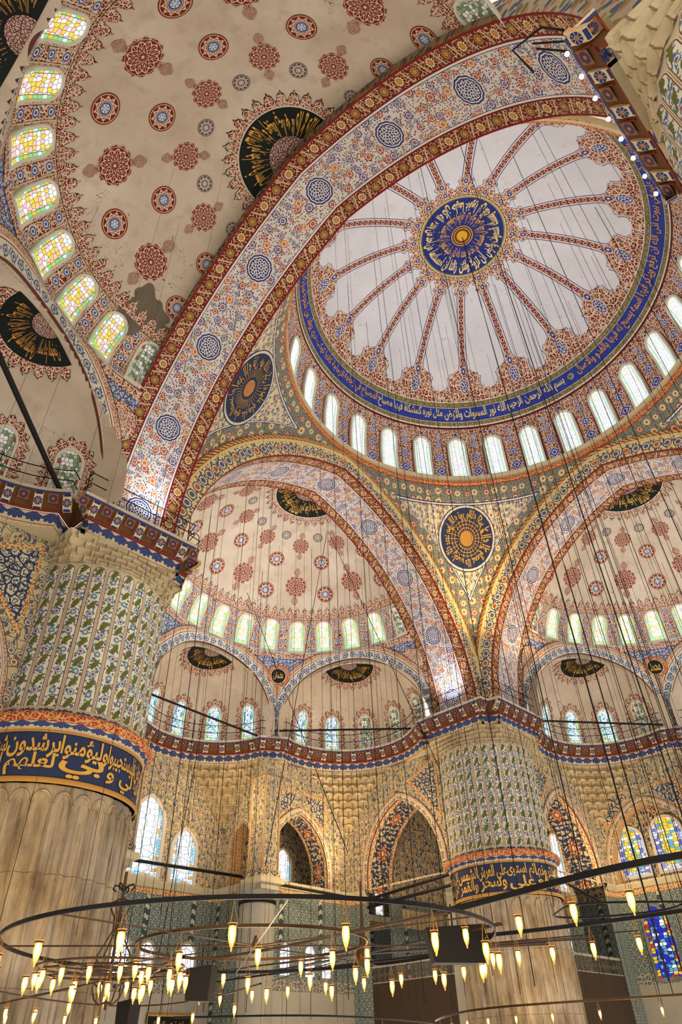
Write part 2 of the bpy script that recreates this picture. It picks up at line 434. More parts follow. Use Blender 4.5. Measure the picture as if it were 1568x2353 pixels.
def m_shaft():
    s = Mat('pier_marble', .6)
    n = s.noise(1.3, 7., stretch=(1, 1, .3), rough=.7); n2 = s.noise(.5, 5.); n3 = s.noise(9., 3., stretch=(1, 1, .07))
    c = s.mix(mth(s.t, 'MULTIPLY_ADD', n, 3.6, -1.3, clamp=True), (100, 78, 52), (186, 162, 124))
    c = s.mix(mth(s.t, 'MULTIPLY_ADD', n2, 3., -1.2, clamp=True), c, (172, 158, 138))
    c = s.mix(mth(s.t, 'MULTIPLY_ADD', n3, 5., -2.7, clamp=True), c, (104, 86, 66))
    hz = cell(s.v / 2.6); c = s.mix(abs(hz) < .004, c, (100, 86, 70))
    return s.out(c, .1, 2.)
def m_flute(vt):
    """u in flutes, v = z"""
    s = Mat('pier_flute_painting', .7); P = .56; u, v = s.u, s.v; x = cell(u) * P; k = floor(u)
    y = mx(v - (vt - .26), v * 0.); d = hyp(x, y)
    W = 1.45; ph = frac(v / W + k * .5); yy = (ph - .5) * W
    g = s.mix(0., (214, 210, 186), (214, 210, 186))
    # olive leaves leaning alternately, blue blossoms between them
    side = mth(s.t, 'SIGN', yy); ly = abs(yy) - .36
    lx = x * side
    a = lx * .86 - ly * .5; b = lx * .5 + ly * .86
    leaf = (hyp(a * 2.6, b) < .21) ; teeth = (hyp(a * 2.3, b) < (.20 + .05 * sin(b * 60.)))
    g = s.mix(mx(leaf, teeth), g, (104, 98, 38))
    nx, ny = s.noise(5., 1., vec=s.vec(u * P, v), col=True)
    bl = s.vor(u * P + (nx - .5) * .2, v + (ny - .5) * .2, 8.5, 'F1', 1.)
    g = s.mix((bl['d'] < .37) * (bl['g'] < .78) * inv(leaf), g, s.mix(bl['r'] > .5, (90, 104, 134), (82, 98, 98)))
    a2 = atan2(yy, x); fr = hyp(x, yy); g = s.mix(fr < .135 * (.85 + .15 * cos(a2 * 9)), g, (98, 116, 158)); g = s.mix(band(fr, .07, .012), g, WHITE); g = s.mix(fr < .04, g, (160, 60, 50))
    yb = abs(yy) - W / 2; fr = hyp(x, yb); g = s.mix(fr < .11, g, (112, 126, 150)); g = s.mix(fr < .05, g, (196, 196, 180))
    c = s.mix(d > .205, g, (206, 192, 160)); c = s.mix(band(d, .224, .012), c, (118, 40, 26)); c = s.mix(d > .268, c, (150, 120, 92)); 
    c = s.mix((d > .258) * (v > vt - .26), c, (196, 178, 146))
    return s.out(c, .12, 1.2)
def m_palm(name='palmette_frieze', P=.55):
    """v 0..1 downwards"""
    s = Mat(name, .8); u, v = s.u, s.v; x = cell(u / P) * P; a = atan2(x, v * .55 + .02); r = hyp(x, v * .55)
    R = .42 * (.80 + .20 * abs(cos(a * 7.))); m = (r < R) * (abs(a) < 1.0) * (v > .02)
    ray = band(sin(a * 14.), 0., .16) * (r > .08)
    c = s.mix(m, (206, 190, 154), (38, 54, 104)); c = s.mix(m * ray, c, (150, 160, 180))
    c = s.mix(v < .06, c, (150, 60, 40)); c = s.mix(v > .84, c, (130, 50, 36)); c = s.mix(v > .87, c, arabesque(s, u, v, 12., (196, 130, 80), (222, 206, 168), 0., .16))
    return s.out(c, .1, 1.)
def m_bracket():
    s = Mat('cornice_bracket_painting', .7); u, v = s.u, s.v; r = hyp(u, v); a = atan2(v, u)
    c = s.mix(0., (134, 88, 50), (150, 100, 58)); c = s.mix((r < .8) * (r > .3) * (abs(sin(a * 5)) > .22), c, (36, 46, 88)); c = s.mix(r < .26, c, (196, 98, 36))
    return s.out(c, .1, 1.)
def m_stone():
    s = Mat('muqarnas_stone', .8); n = s.noise(.9, 5.); n2 = s.noise(3., 3.)
    c = s.mix(mth(s.t, 'MULTIPLY_ADD', n, 2., -.5, clamp=True), (168, 146, 108), (214, 196, 156)); c = s.mix(mth(s.t, 'MULTIPLY_ADD', n2, 5., -3., clamp=True), c, (128, 104, 74))
    ln = mx(abs(cell(s.u + .5)) < .045, frac(s.v) > .9); c = s.mix(ln * .75, c, (112, 62, 40))
    return s.out(c, .1, 2.)
def m_wallfloral(name='wall_floral', g=(200, 180, 136), cs=((98, 96, 88), (88, 94, 108), (150, 100, 56)), sc=2.6):
    s = Mat(name, .78); u, v = s.u, s.v; c = s.mix(0., g, g)
    c = stems(s, u, v, c, sc, cs[0], .04); c = leaves(s, u, v, c, sc * 2.1, (cs[0], cs[1], cs[0]), .32, .6); c = flowers(s, u, v, c, sc, .40, cs, 9, .6)
    return s.out(c, .12, .8)
def m_lowsoffit():
    s = Mat('gallery_soffit', .78); u, v = s.u, s.v; av = abs(v)
    g = (204, 184, 146); c = s.mix(0., g, g)
    c = stems(s, u, v, c, 3.2, (52, 56, 78), .10); c = leaves(s, u, v, c, 5., ((48, 54, 80), (52, 58, 84), (60, 60, 60)), .4, .9)
    x = cell(u / 2.3) * 2.3; r = hyp(x * .8, v * 1.0); a = atan2(v, x)
    c = s.mix(r < .42 * (.9 + .1 * cos(a * 10)), c, (150, 66, 40)); c = s.mix(band(r, .25 + .05 * cos(a * 8), .03), c, (220, 190, 140)); c = s.mix(r < .12, c, (220, 190, 140))
    c = s.mix(av > .72, c, (60, 50, 50)); c = s.mix(av > .75, c, arabesque(s, u, v, 5., (176, 104, 56), (224, 200, 150), 0., .12)); c = s.mix(av > 1.02, c, (110, 60, 46))
    return s.out(c, .12, .8)
def m_tiles():
    s = Mat('iznik_tiles', .35); u, v = s.u, s.v; P = .42
    x = cell(u / P) * P; y = cell(v / P) * P; r = hyp(x, y); a = atan2(y, x)
    c = s.mix(0., (74, 88, 86), (74, 88, 86)); c = s.mix(band(r, .165 + .035 * cos(a * 4), .024), c, (158, 162, 146)); c = s.mix(r < .075, c, (158, 162, 146)); c = s.mix(r < .04, c, (52, 66, 100))
    e = s.vor(u, v, 10., 'DISTANCE_TO_EDGE', .7)['d']; c = s.mix((e < .09) * (r > .19), c, (150, 154, 138))
    bx = abs(cell(u / 3.1)) ; c = s.mix(bx > .44, c, (52, 66, 70)); c = s.mix((bx > .455) * (band(sin(u * 20. ) * .1 + cell(v / .5), 0., .22)), c, (180, 176, 150))
    return s.out(c, .12, 1.)
def m_glass(name, cols, sc, strength, border=None, lead=(70, 70, 60), lw=.07, white=.3, bsize=.78, mosaic=False):
    """stained glass lit from outside; u -1..1 across, v metres up"""
    s = Mat(name, .3); u, v = s.u, s.v
    ux = u * .5; sc = sc * 1.35; f = s.vor(ux, v, sc, 'F1', .55); e = s.vor(ux, v, sc, 'DISTANCE_TO_EDGE', .55)['d']
    c = s.mix(f['r'] > .35, cols[0], cols[1]); c = s.mix(f['r'] > .6, c, cols[2]); c = s.mix(f['g'] < white, c, (255, 255, 255))
    c = s.mix(e < lw, c, lead)
    if border:
        w = s.vor(u * 0., v, 3.2, 'F1', .2); k = cell(v * 5.); f2 = frac(floor(v * 5.) * .37 + (u > 0) * .5 + floor(u * 4.) * .21 * (v < .22))
        bc = s.mix(f2 > .3, border[0], border[1]); bc = s.mix(f2 > .75, bc, border[2]); bc = s.mix(band(abs(k), .5, .05), bc, lead)
        if mosaic:
            g = s.vor(ux, v, 6.5, 'F1', .5); ge = s.vor(ux, v, 6.5, 'DISTANCE_TO_EDGE', .5)['d']; bc = s.mix(g['r'] > .45, border[0], border[1]); bc = s.mix(g['r'] > .82, bc, border[2]); bc = s.mix(ge < .07, bc, lead)
        c = s.mix(abs(u) > bsize, c, bc); c = s.mix(band(abs(u), bsize, .03), c, lead); c = s.mix(v < .22, c, bc)
    s.b.inputs['Base Color'].default_value = (.02, .02, .02, 1)
    return s.emit(c, strength)
# ------------------------------------------------------------------ frames and surfaces
def L2W(d, out, lat, z):
    out = np.asarray(out, float); lat = np.asarray(lat, float); z = np.asarray(z, float) + 0 * out
    if d == 'N': return np.stack([-out, lat + 0 * out, z], -1)      # half dome on the west side (over the camera)
    if d == 'E': return np.stack([lat + 0 * out, out, z], -1)       # half dome straight ahead
    return np.stack([out, -lat + 0 * out, z], -1)                   # half dome on the right

AE, AA, AK, AZ = 3.237, 10.882, .926, 13.555
def arch_z(s): return AZ + AK * np.sqrt(np.maximum((AA + AE) ** 2 - (np.abs(s) + AE) ** 2, 0))
def arch_pts(n=97):
    th = np.linspace(0, math.acos(AE / (AA + AE)), n // 2 + 1)
    s = (AA + AE) * np.cos(th) - AE; z = AZ + AK * (AA + AE) * np.sin(th)
    s = np.r_[AA, s, -s[::-1][1:], -AA]; z = np.r_[AZ - .6, z, z[::-1][1:], AZ - .6]
    s = s[::-1]; z = z[::-1]
    ds = np.gradient(s); dz = np.gradient(z); L = np.hypot(ds, dz) + 1e-9
    nx, nz = -dz / L, ds / L
    k = len(s) // 2; nx[k] = 0; nz[k] = 1
    a = np.r_[0, np.cumsum(np.hypot(np.diff(s), np.diff(z)))]; a -= a[k]
    return s, z, nx, nz, a

# central dome
DB, DR, DH = 29.4, 11.75, 10.6
def dome_z(r): return DB + DH * math.sqrt(max(0, 1 - (r / DR) ** 2))
_rr = np.concatenate([np.linspace(0, 11.2, 113), np.linspace(11.25, 11.75, 21)])
_zz = np.array([dome_z(r) for r in _rr]); _tt = np.r_[0, np.cumsum(np.hypot(np.diff(_rr), np.diff(_zz)))]
def dome_pt(az, t, off=0.):
    r = np.interp(t, _tt, _rr); z = np.interp(t, _tt, _zz) - np.maximum(t - _tt[-1], 0)
    P = np.array([r * math.cos(az), r * math.sin(az), z]); n = np.array([0, 0, 28.]) - P
    if z < 31: n[2] = 0
    return P + n / np.linalg.norm(n) * off
def dome_t(r): return np.interp(r, _rr, _tt)
def dome_local(az0, t0):
    """local chart seen from inside: x to the right, y towards the crown"""
    return lambda x, y, off=0.: dome_pt(az0 - x / max(.4, np.interp(t0 - y, _tt, _rr)), t0 - y, off)

# half domes
SC = 15.0
_sr = np.concatenate([np.linspace(0, 9.3, 94)]); _sz = arch_z(_sr) + .6
_st = np.r_[0, np.cumsum(np.hypot(np.diff(_sr), np.diff(_sz)))]; SBASE = 19.5
def sd_pt(d, psi, t, off=0.):
    r = np.interp(t, _st, _sr); z = np.interp(t, _st, _sz) - max(t - _st[-1], 0)
    q = np.array([r * math.cos(psi), r * math.sin(psi), z]); n = np.array([0, 0, 17.]) - q
    if t > _st[-1] - 1.2: n[2] = n[2] * .3
    q = q + n / np.linalg.norm(n) * off
    return L2W(d, SC + q[0], q[1], q[2])
def sd_t(r): return float(np.interp(r, _sr, _st))
STB = _st[-1] + (_sz[-1] - SBASE)       # t of the half dome's foot
def sd_local(d, psi0, t0, y0=0.):
    return lambda x, y, off=0.: sd_pt(d, psi0 + x / max(.5, np.interp(t0 - y, _st, _sr)), t0 - y, off)
def crown_local(d, t_off=0.):
    """polar chart of the crown: x lateral, y outwards"""
    return lambda x, y, off=0.: sd_pt(d, math.atan2(x, y), math.hypot(x, y), off)

def stamp(mb, surf, outline, mat, R, rings=4, n=64, off=.02, a0=0., a1=2 * PI, r0=0., rot=0.):
    rows = []; uv = []
    for i in range(n + 1):
        a = a0 + (a1 - a0) * i / n; Ro = outline(a)
        row = []; ur = []
        for j in range(rings + 1):
            q = r0 + (1 - r0) * j / rings; x, y = Ro * q * math.cos(a + rot), Ro * q * math.sin(a + rot)
            row.append(surf(x, y, off)); ur.append((Ro * q * math.cos(a) / R, Ro * q * math.sin(a) / R))
        rows.append(row); uv.append(ur)
    mb.grid(rows, uv, mat)

def ribbon(mb, surf, path, w0, w1, mat, off, uvw=None):
    """strip along a 2D path between the normal offsets w0 and w1 (numbers or functions of arc length)"""
    p = np.array(path, float); d = np.gradient(p, axis=0); L = np.hypot(d[:, 0], d[:, 1]) + 1e-9
    nn = np.stack([-d[:, 1] / L, d[:, 0] / L], -1); s = np.r_[0, np.cumsum(np.hypot(*np.diff(p, axis=0).T))]
    f = lambda w, k: w(s[k]) if callable(w) else w
    rows, uv = [], []
    for k in range(len(p)):
        a, b = f(w0, k), f(w1, k)
        rows.append([surf(*(p[k] + nn[k] * (a + (b - a) * j / 2)), off) for j in range(3)]); uv.append([(s[k], a + (b - a) * j / 2) for j in range(3)])
    mb.grid(rows, uv, mat)

def ogee(x):      # one pointed lobe, x in 0..1, height 0..1
    a = abs(x - .5) * 2
    return float(np.interp(a, (0, .07, .13, .22, .42, .6, .7, .84, 1.), (1., .95, .76, .72, .68, .58, .40, .14, .04)))

def arch_path(w, h, n=14, pointed=0.):
    pts = [(w, 0), (w, (h - w) * .5)]
    for i in range(n + 1):
        a = PI * i / n; y = math.sin(a) * w * (1 + pointed * (1 - abs(math.cos(a)))); pts.append((w * math.cos(a), h - w * (1 + pointed) + y))
    pts += [(-w, (h - w) * .5), (-w, 0)]
    return pts

WN = [0]
def window(surf, w, h, glass, frame, fw=.1, depth=.06, pointed=0., off=.03, sill=True, name=None):
    """one window: plaster frame standing proud of the wall and a stained glass pane inside it"""
    WN[0] += 1
    path = arch_path(w, h, 14, pointed)
    mb = MB()
    P = np.array(path); closed = np.vstack([P, P[:1]]) if sill else P
    def shape(e):    # grow outwards
        q = []
        for x, y in closed:
            q.append((x * (w + e) / w, y + (e if y > h - w * (1 + pointed) - 1e-6 else 0) * ((y - (h - w * (1 + pointed))) / (w * (1 + pointed)) if w else 0) - (e if y < 1e-6 else 0)))
        return q
    rows = []
    for e, o in ((0, off), (0, off + depth), (fw, off + depth), (fw * 1.15, off + depth * .5), (fw * 1.2, -.02)):
        rows.append([surf(x, y, o) for x, y in shape(e)])
    mb.grid(rows, [[(i, j * .1) for j in range(len(closed))] for i in range(len(rows))], frame, smooth=False)
    o = mb.build(name or ('window_%d' % WN[0]), kind='structure')
    pb = MB(); c = (0, h * .45); rows = []; uv = []
    for x, y in (list(path) + [path[0]]):
        rows.append([surf(c[0] + (x - c[0]) * q, c[1] + (y - c[1]) * q, off) for q in (.001, .35, .7, 1.)])
        uv.append([((c[0] + (x - c[0]) * q) / w, c[1] + (y - c[1]) * q) for q in (0, .35, .7, 1.)])
    pb.grid(rows, uv, glass)
    pb.build('pane', parent=o)
    return o

# ------------------------------------------------------------------ Arabic lettering (letters joined with presentation forms)
AR = {'ا': (0xFE8D, 2), 'أ': (0xFE83, 2), 'إ': (0xFE87, 2), 'آ': (0xFE81, 2), 'ب': (0xFE8F, 4), 'ة': (0xFE93, 2), 'ت': (0xFE95, 4), 'ث': (0xFE99, 4), 'ج': (0xFE9D, 4),
      'ح': (0xFEA1, 4), 'خ': (0xFEA5, 4), 'د': (0xFEA9, 2), 'ذ': (0xFEAB, 2), 'ر': (0xFEAD, 2), 'ز': (0xFEAF, 2), 'س': (0xFEB1, 4), 'ش': (0xFEB5, 4), 'ص': (0xFEB9, 4),
      'ض': (0xFEBD, 4), 'ط': (0xFEC1, 4), 'ظ': (0xFEC5, 4), 'ع': (0xFEC9, 4), 'غ': (0xFECD, 4), 'ف': (0xFED1, 4), 'ق': (0xFED5, 4), 'ك': (0xFED9, 4), 'ل': (0xFEDD, 4),
      'م': (0xFEE1, 4), 'ن': (0xFEE5, 4), 'ه': (0xFEE9, 4), 'و': (0xFEED, 2), 'ى': (0xFEEF, 2), 'ي': (0xFEF1, 4), 'ئ': (0xFE89, 4), 'ؤ': (0xFE85, 2), 'ء': (0xFE80, 1)}
def shape_ar(t):
    t = t.replace('لا', '\u0001'); out = []
    A = dict(AR); A['\u0001'] = (0xFEFB, 2)
    for i, c in enumerate(t):
        if c not in A: out.append(c); continue
        b, n = A[c]
        pj = i > 0 and t[i - 1] in A and A[t[i - 1]][1] == 4 and n > 1
        nj = n == 4 and i + 1 < len(t) and t[i + 1] in A and A[t[i + 1]][1] > 1
        out.append(chr(b + (0 if not pj and not nj else 1 if pj and not nj else 2 if nj and not pj else 3)))
    return ''.join(reversed(out))
def text_geo(t, fatten=.012):
    c = bpy.data.curves.new('t', 'FONT'); c.body = shape_ar(t); c.resolution_u = 2; c.offset = fatten
    o = bpy.data.objects.new('t', c); COL.objects.link(o)
    bpy.context.view_layer.update()
    me = bpy.data.meshes.new_from_object(o)
    V = np.array([v.co[:2] for v in me.vertices]); F = [tuple(p.vertices) for p in me.polygons]
    bpy.data.objects.remove(o); bpy.data.curves.remove(c); bpy.data.meshes.remove(me)
    return V, F
def lettering(mb, text, mapf, x0, x1, y0, y1, mat, overlap=0., fatten=.012):
    """fit a text into the box x0..x1, y0..y1 and map it; long texts are cut into words first"""
    V, F = text_geo(text, fatten)
    lo, hi = V.min(0), V.max(0)
    V = (V - lo) / (hi - lo); V[:, 0] = x0 + V[:, 0] * (x1 - x0); V[:, 1] = y0 + V[:, 1] * (y1 - y0)
    mb.tris([mapf(x, y) for x, y in V], F, [(x, y) for x, y in V], mat)

# ------------------------------------------------------------------ cornice path round the hall
EXD, EXR = 8.4, 4.6      # exedra centre distance and radius
def ex_c(psi): return (SC + EXD * math.cos(psi), EXD * math.sin(psi))
def ex_arc(psi, b0, b1, r, n=30):
    c = ex_c(psi); return [(c[0] + r * math.cos(psi + b), c[1] + r * math.sin(psi + b)) for b in np.linspace(b0, b1, n)]
def loc_xy(d, pts): return [tuple(L2W(d, o, l, 0)[:2]) for o, l in pts]
def side_path(d, sides=(-1, 0, 1)):
    R = math.radians; p = []
    if -1 in sides: p += [(15.9, -10.85)] + ex_arc(R(-60), R(-72), R(80), 4.25)
    if 0 in sides: p += ex_arc(0, R(-80), R(80), 4.25)
    if 1 in sides: p += ex_arc(R(60), R(-80), R(72), 4.25) + [(15.9, 10.85)]
    return loc_xy(d, p)
def pier_path(sx, sy, a='y'):
    q = [(15.9, 10.1), (10.9, 10.1), (10.8, 10.8), (10.1, 10.9), (10.1, 15.9)]
    q = [(sx * x, sy * y) for x, y in q]
    return q if a == 'y' else q[::-1]
def path_inset(path, ins):
    """parallel path moved to the left of its direction"""
    p = np.array(path); n = len(p); out = []
    for i in range(n):
        d0 = p[i] - p[max(i - 1, 0)]; d1 = p[min(i + 1, n - 1)] - p[i]
        if i == 0: d0 = d1
        if i == n - 1: d1 = d0
        d0 = d0 / (np.linalg.norm(d0) + 1e-9); d1 = d1 / (np.linalg.norm(d1) + 1e-9)
        a = np.array([-d0[1], d0[0]]); b = np.array([-d1[1], d1[0]]); m = a + b; m /= (np.linalg.norm(m) + 1e-9)
        k = 1 / max(.5, m @ a); out.append(p[i] + m * ins * k)
    return np.array(out)
def resample(path, step):
    p = np.array(path); s = np.r_[0, np.cumsum(np.hypot(*np.diff(p, axis=0).T))]
    n = max(2, int(s[-1] / step)); t = np.linspace(0, s[-1], n + 1)
    return np.stack([np.interp(t, s, p[:, 0]), np.interp(t, s, p[:, 1])], -1), t
def sweep(mb, path, prof, mat, uvscale=None):
    """prof: list of (inset, z, v)"""
    p = np.array(path); s = np.r_[0, np.cumsum(np.hypot(*np.diff(p, axis=0).T))]
    rows = []; uv = []
    for ins, z, v in prof:
        q = path_inset(p, ins); rows.append([(a, b, z) for a, b in q]); uv.append([(x, v) for x in s])
    mb.grid(rows, uv, mat, smooth=False)
# ------------------------------------------------------------------ build materials
M = {}
M['plaster'] = m_plaster(); M['dome'] = m_dome(); M['drum'] = m_drum(); M['soffit'] = m_soffit(); M['face'] = m_face(); M['face_out'] = m_face_out()
def s_ext(z):
    s, zz, nx, nz, a = ARCH; S = s + nx * 1.36; Z = zz + nz * 1.36; k = len(s) // 2
    return float(np.interp(z, Z[:k + 1], -S[:k + 1])) if z < Z[k] else 0.
ARCH = arch_pts()
def pend_r(z): return math.hypot(CI, s_ext(z))
def pend_h(z): return max(0.02, math.radians(45) - math.atan(s_ext(z) / CI))
M['pend'] = m_pend([(z, min(12.9, pend_h(z) * pend_r(z))) for z in np.linspace(13.2, 28., 22)])
M['belt'] = m_belt(); M['ara'] = m_ara(); M['ara2'] = m_ara('pale_arabesque', 7., (206, 190, 176), (104, 40, 30), 0., .13); M['rosette'] = m_rosette(); M['ara3'] = m_ara('dark_red_finial', 7., (112, 32, 22), CREAM, 0., .05); M['disc'] = m_disc((56, 84, 150)); M['disc2'] = m_disc((90, 60, 60), 'small_disc_painting', (66, 70, 88))
M['black'] = m_black(); M['gold'] = m_gold(); M['goldB'] = m_gold('pale_gold_lettering', (226, 200, 130)); M['orange'] = m_gold('orange_lettering', (214, 154, 74), .6)
M['lobes'] = m_lobes(); M['dark'] = m_plain('dark_outline', (30, 26, 30), dirt=0)
M['strip'] = m_strip('small_arch_band', (206, 200, 186), (84, 98, 130), (84, 98, 130))
M['strip2'] = m_strip('gallery_arch_band', (206, 186, 146), (66, 72, 92), (120, 80, 50))
M['spandrel'] = m_spandrel(); M['spandrelD'] = m_ara('navy_scroll_spandrel', 4.2, (208, 194, 160), (50, 60, 88), 0., .12); M['shaft'] = m_shaft(); M['flute'] = m_flute(11.45); M['navy'] = m_plain('inscription_ground', (44, 54, 84), dirt=.1)
M['goldline'] = m_plain('gilt_moulding', (190, 136, 60), .5, .15); M['torus'] = m_ara('torus_painting', 5.5, (162, 60, 32), (216, 160, 100), 0., .1)
M['palm'] = m_palm(); M['bracket'] = m_bracket(); M['stone'] = m_stone(); M['ledge'] = m_plain('ledge_plaster', (206, 188, 150), .8, .2, 1.5)
M['cove'] = m_plain('cove_ochre', (104, 66, 36), .8, .15, 1.5); M['blueline'] = m_plain('blue_line', (44, 60, 130), dirt=0); M['redline'] = m_plain('red_line', (126, 44, 26), dirt=.05)
M['wall'] = m_wallfloral(); M['wall2'] = m_wallfloral('niche_floral', (196, 172, 120), ((60, 66, 84), (64, 76, 100), (150, 84, 40)), 2.2); M['lsoff'] = m_lowsoffit(); M['tiles'] = m_tiles()
M['orn'] = m_ara('orange_scroll_border', 6., (160, 84, 44), (218, 186, 130), 0., .12); M['lat2'] = m_ara('grey_carved_frieze', 5., (92, 86, 74), (176, 168, 148), 0., .1); M['wood'] = m_plain('dark_wood', (62, 48, 34), .6, .2, 1.); M['marble'] = m_plain('white_marble', (168, 158, 138), .4, .2, .7)
M['frame'] = m_plain('window_plaster_frame', (214, 206, 190), .8, .06, 2.); M['iron'] = m_plain('black_iron', (26, 22, 20), .45, 0, metal=.3)
M['bronze'] = m_plain('bronze_bar', (84, 60, 36), .35, .2, 2., metal=.7); M['cable'] = m_plain('dark_cable', (22, 19, 18), .6, 0)
M['speaker'] = m_plain('speaker_cabinet', (30, 24, 20), .5, .1, 3.); M['blueflower'] = M['spandrel']
Y = (236, 206, 70); PK = (240, 190, 190); GR = (110, 200, 120); CY = (110, 205, 215)
M['gY'] = m_glass('glass_yellow', (Y, PK, (236, 222, 150)), 4.2, 1.05, ((200, 245, 235), (120, 214, 120), (226, 190, 60)), (120, 92, 60), .06, .28, .74)
M['gYl'] = m_glass('glass_pale_yellow', ((250, 232, 140), (250, 236, 226), (240, 220, 120)), 5.4, 1.15, ((150, 226, 216), (160, 226, 150), (240, 225, 120)), (150, 140, 110), .06, .5, .72)
M['gC'] = m_glass('glass_turquoise', ((110, 196, 206), (230, 246, 250), (90, 150, 190)), 5.6, 1.25, ((150, 226, 230), (196, 226, 120), (120, 180, 220)), (50, 70, 84), .09, .55, .8)
M['gD'] = m_glass('glass_pale', ((232, 226, 250), (226, 244, 236), (246, 238, 200)), 4.6, 1.1, ((190, 240, 226), (226, 240, 200), (210, 232, 240)), (140, 150, 150), .05, .5, .7)
M['gT'] = m_glass('glass_clear_bordered', ((250, 252, 255), (240, 248, 255), (214, 232, 250)), 2.2, 1.3, ((150, 205, 232), (240, 246, 250), (214, 150, 60)), (80, 100, 110), .035, .6, .66, True)
M['gR'] = m_glass('glass_garden', ((236, 190, 40), (90, 170, 190), (230, 214, 110)), 4.4, 1.15, ((190, 200, 240), (90, 110, 190), (220, 220, 240)), (100, 70, 40), .06, .15, .6, True)
M['gB'] = m_glass('glass_deep_blue', ((20, 30, 190), (90, 170, 190), (30, 50, 210)), 4.6, .9, ((30, 60, 210), (230, 190, 40), (190, 40, 40)), (20, 16, 30), .07, .16, .62, True)
M['gF'] = m_glass('blind_window_painting', ((120, 150, 110), (206, 206, 190), (150, 170, 140)), 4.6, .02, ((150, 170, 140), (206, 206, 190), (180, 70, 40)), (96, 110, 90), .07, .3, .74)
M['gF'].node_tree.nodes['Principled BSDF'].inputs['Base Color'].default_value = (1, 1, 1, 1)
_t = M['gF'].node_tree; _b = _t.nodes['Principled BSDF']; _t.links.new(_b.inputs['Emission Color'].links[0].from_socket, _b.inputs['Base Color']); _b.inputs['Emission Strength'].default_value = 0
M['gLow'] = m_glass('glass_daylight', ((250, 250, 255), (226, 236, 255), (240, 240, 250)), 2., 1.3, None, (90, 90, 130), .05, .5)

# ------------------------------------------------------------------ central dome
mb = MB(); naz = 200
azs = np.linspace(0, 2 * PI, naz + 1)
rs = np.concatenate([[.02], np.linspace(.6, 11.0, 44), [11.05]])
P = [[(r * math.cos(a), r * math.sin(a), dome_z(r)) for r in rs] for a in azs]
mb.grid(P, [[(a, r) for r in rs] for a in azs], M['dome'])
zs = np.linspace(28.5, dome_z(11.05), 12)
def drum_r(z): return DR if z < DB else DR * math.sqrt(max(0, 1 - ((z - DB) / DH) ** 2))
mb.grid([[(drum_r(z) * math.cos(a), drum_r(z) * math.sin(a), z) for z in zs] for a in azs], [[((a - math.radians(45)) * DR, z - 28.5) for z in zs] for a in azs], M['drum'])
dome = mb.build('central_dome')
tag(dome, 'great central dome with white panels between painted ribs above a ring of windows', 'dome')
# lettering: blue ring and centre disc
mb = MB()
TXT = ['بسم الله الرحمن الرحيم', 'الله نور السموات والارض', 'مثل نوره كمشكاة فيها مصباح', 'المصباح في زجاجة', 'الزجاجة كأنها كوكب دري', 'يوقد من شجرة مباركة', 'زيتونة لا شرقية ولا غربية', 'يكاد زيتها يضيء', 'ولو لم تمسسه نار', 'نور على نور', 'يهدي الله لنوره من يشاء', 'ويضرب الله الامثال للناس', 'والله بكل شيء عليم', 'في بيوت اذن الله ان ترفع', 'ويذكر فيها اسمه', 'يسبح له فيها بالغدو والاصال']
tot = sum(len(t) for t in TXT); rb = 10.62; t0 = dome_t(10.62); circ = 2 * PI * rb; pos = math.radians(0.5)
circ -= .9
for t in TXT:
    L = circ * len(t) / tot
    f = dome_local(pos, t0)
    # the text starts at its right-hand end: right edge x=0, left edge x=-L
    hh = (dome_t(10.86) - dome_t(10.40)) / 2
    lettering(mb, t, lambda x, y: f(x, y, .03), -L + .12, 0, -hh * .92, hh * .92, M['orange'] if t not in TXT[:3] else M['goldB'], fatten=.02)
    pos += L / rb
f = dome_local(math.radians(-2.3), t0)
for R in (.2, .11): mb.tube([f(R * math.cos(a), R * math.sin(a), .03) for a in np.linspace(0, 2 * PI, 17)[:-1]], .025, M['goldB'], 4, True)
def disc_text(mb, f, words, r0, r1, mat, a0, a1, inward=True, off=.03, fatten=.02):
    """words round a circle; the tops of the letters point to the centre when inward"""
    n = sum(len(w) for w in words); span = a1 - a0; a = a0
    for w in words:
        da = span * len(w) / n; rm = (r0 + r1) / 2
        def mp(x, y, a=a, da=da):
            th = a + (da - x) if inward else a + x      # x already an angle
            r = r1 - (y - r0) if inward else y
            return f(r * math.cos(th), r * math.sin(th), off)
        lettering(mb, w, mp, .04 * da, .96 * da, r0, r1, mat, fatten=fatten); a += da
fc = lambda x, y, off=0.: dome_pt(math.atan2(y, x), math.hypot(x, y), off)
W1 = ['ان الله يمسك', 'السموات والارض', 'ان تزولا ولئن', 'زالتا ان امسكهما', 'من احد من بعده', 'انه كان حليما غفورا']
def dome_disc(x, y, off=0.): return dome_pt(math.atan2(y, x), math.hypot(x, y), off)
disc_text(mb, dome_disc, W1, 1.7, 2.68, M['goldB'], -2.0, 4.2832, True, fatten=.035)
disc_text(mb, dome_disc, W1[3:] + W1[:3], .85, 1.72, M['gold'], -1.4, 4.8832, True, fatten=.01)
mb.build('inscription', parent=dome)
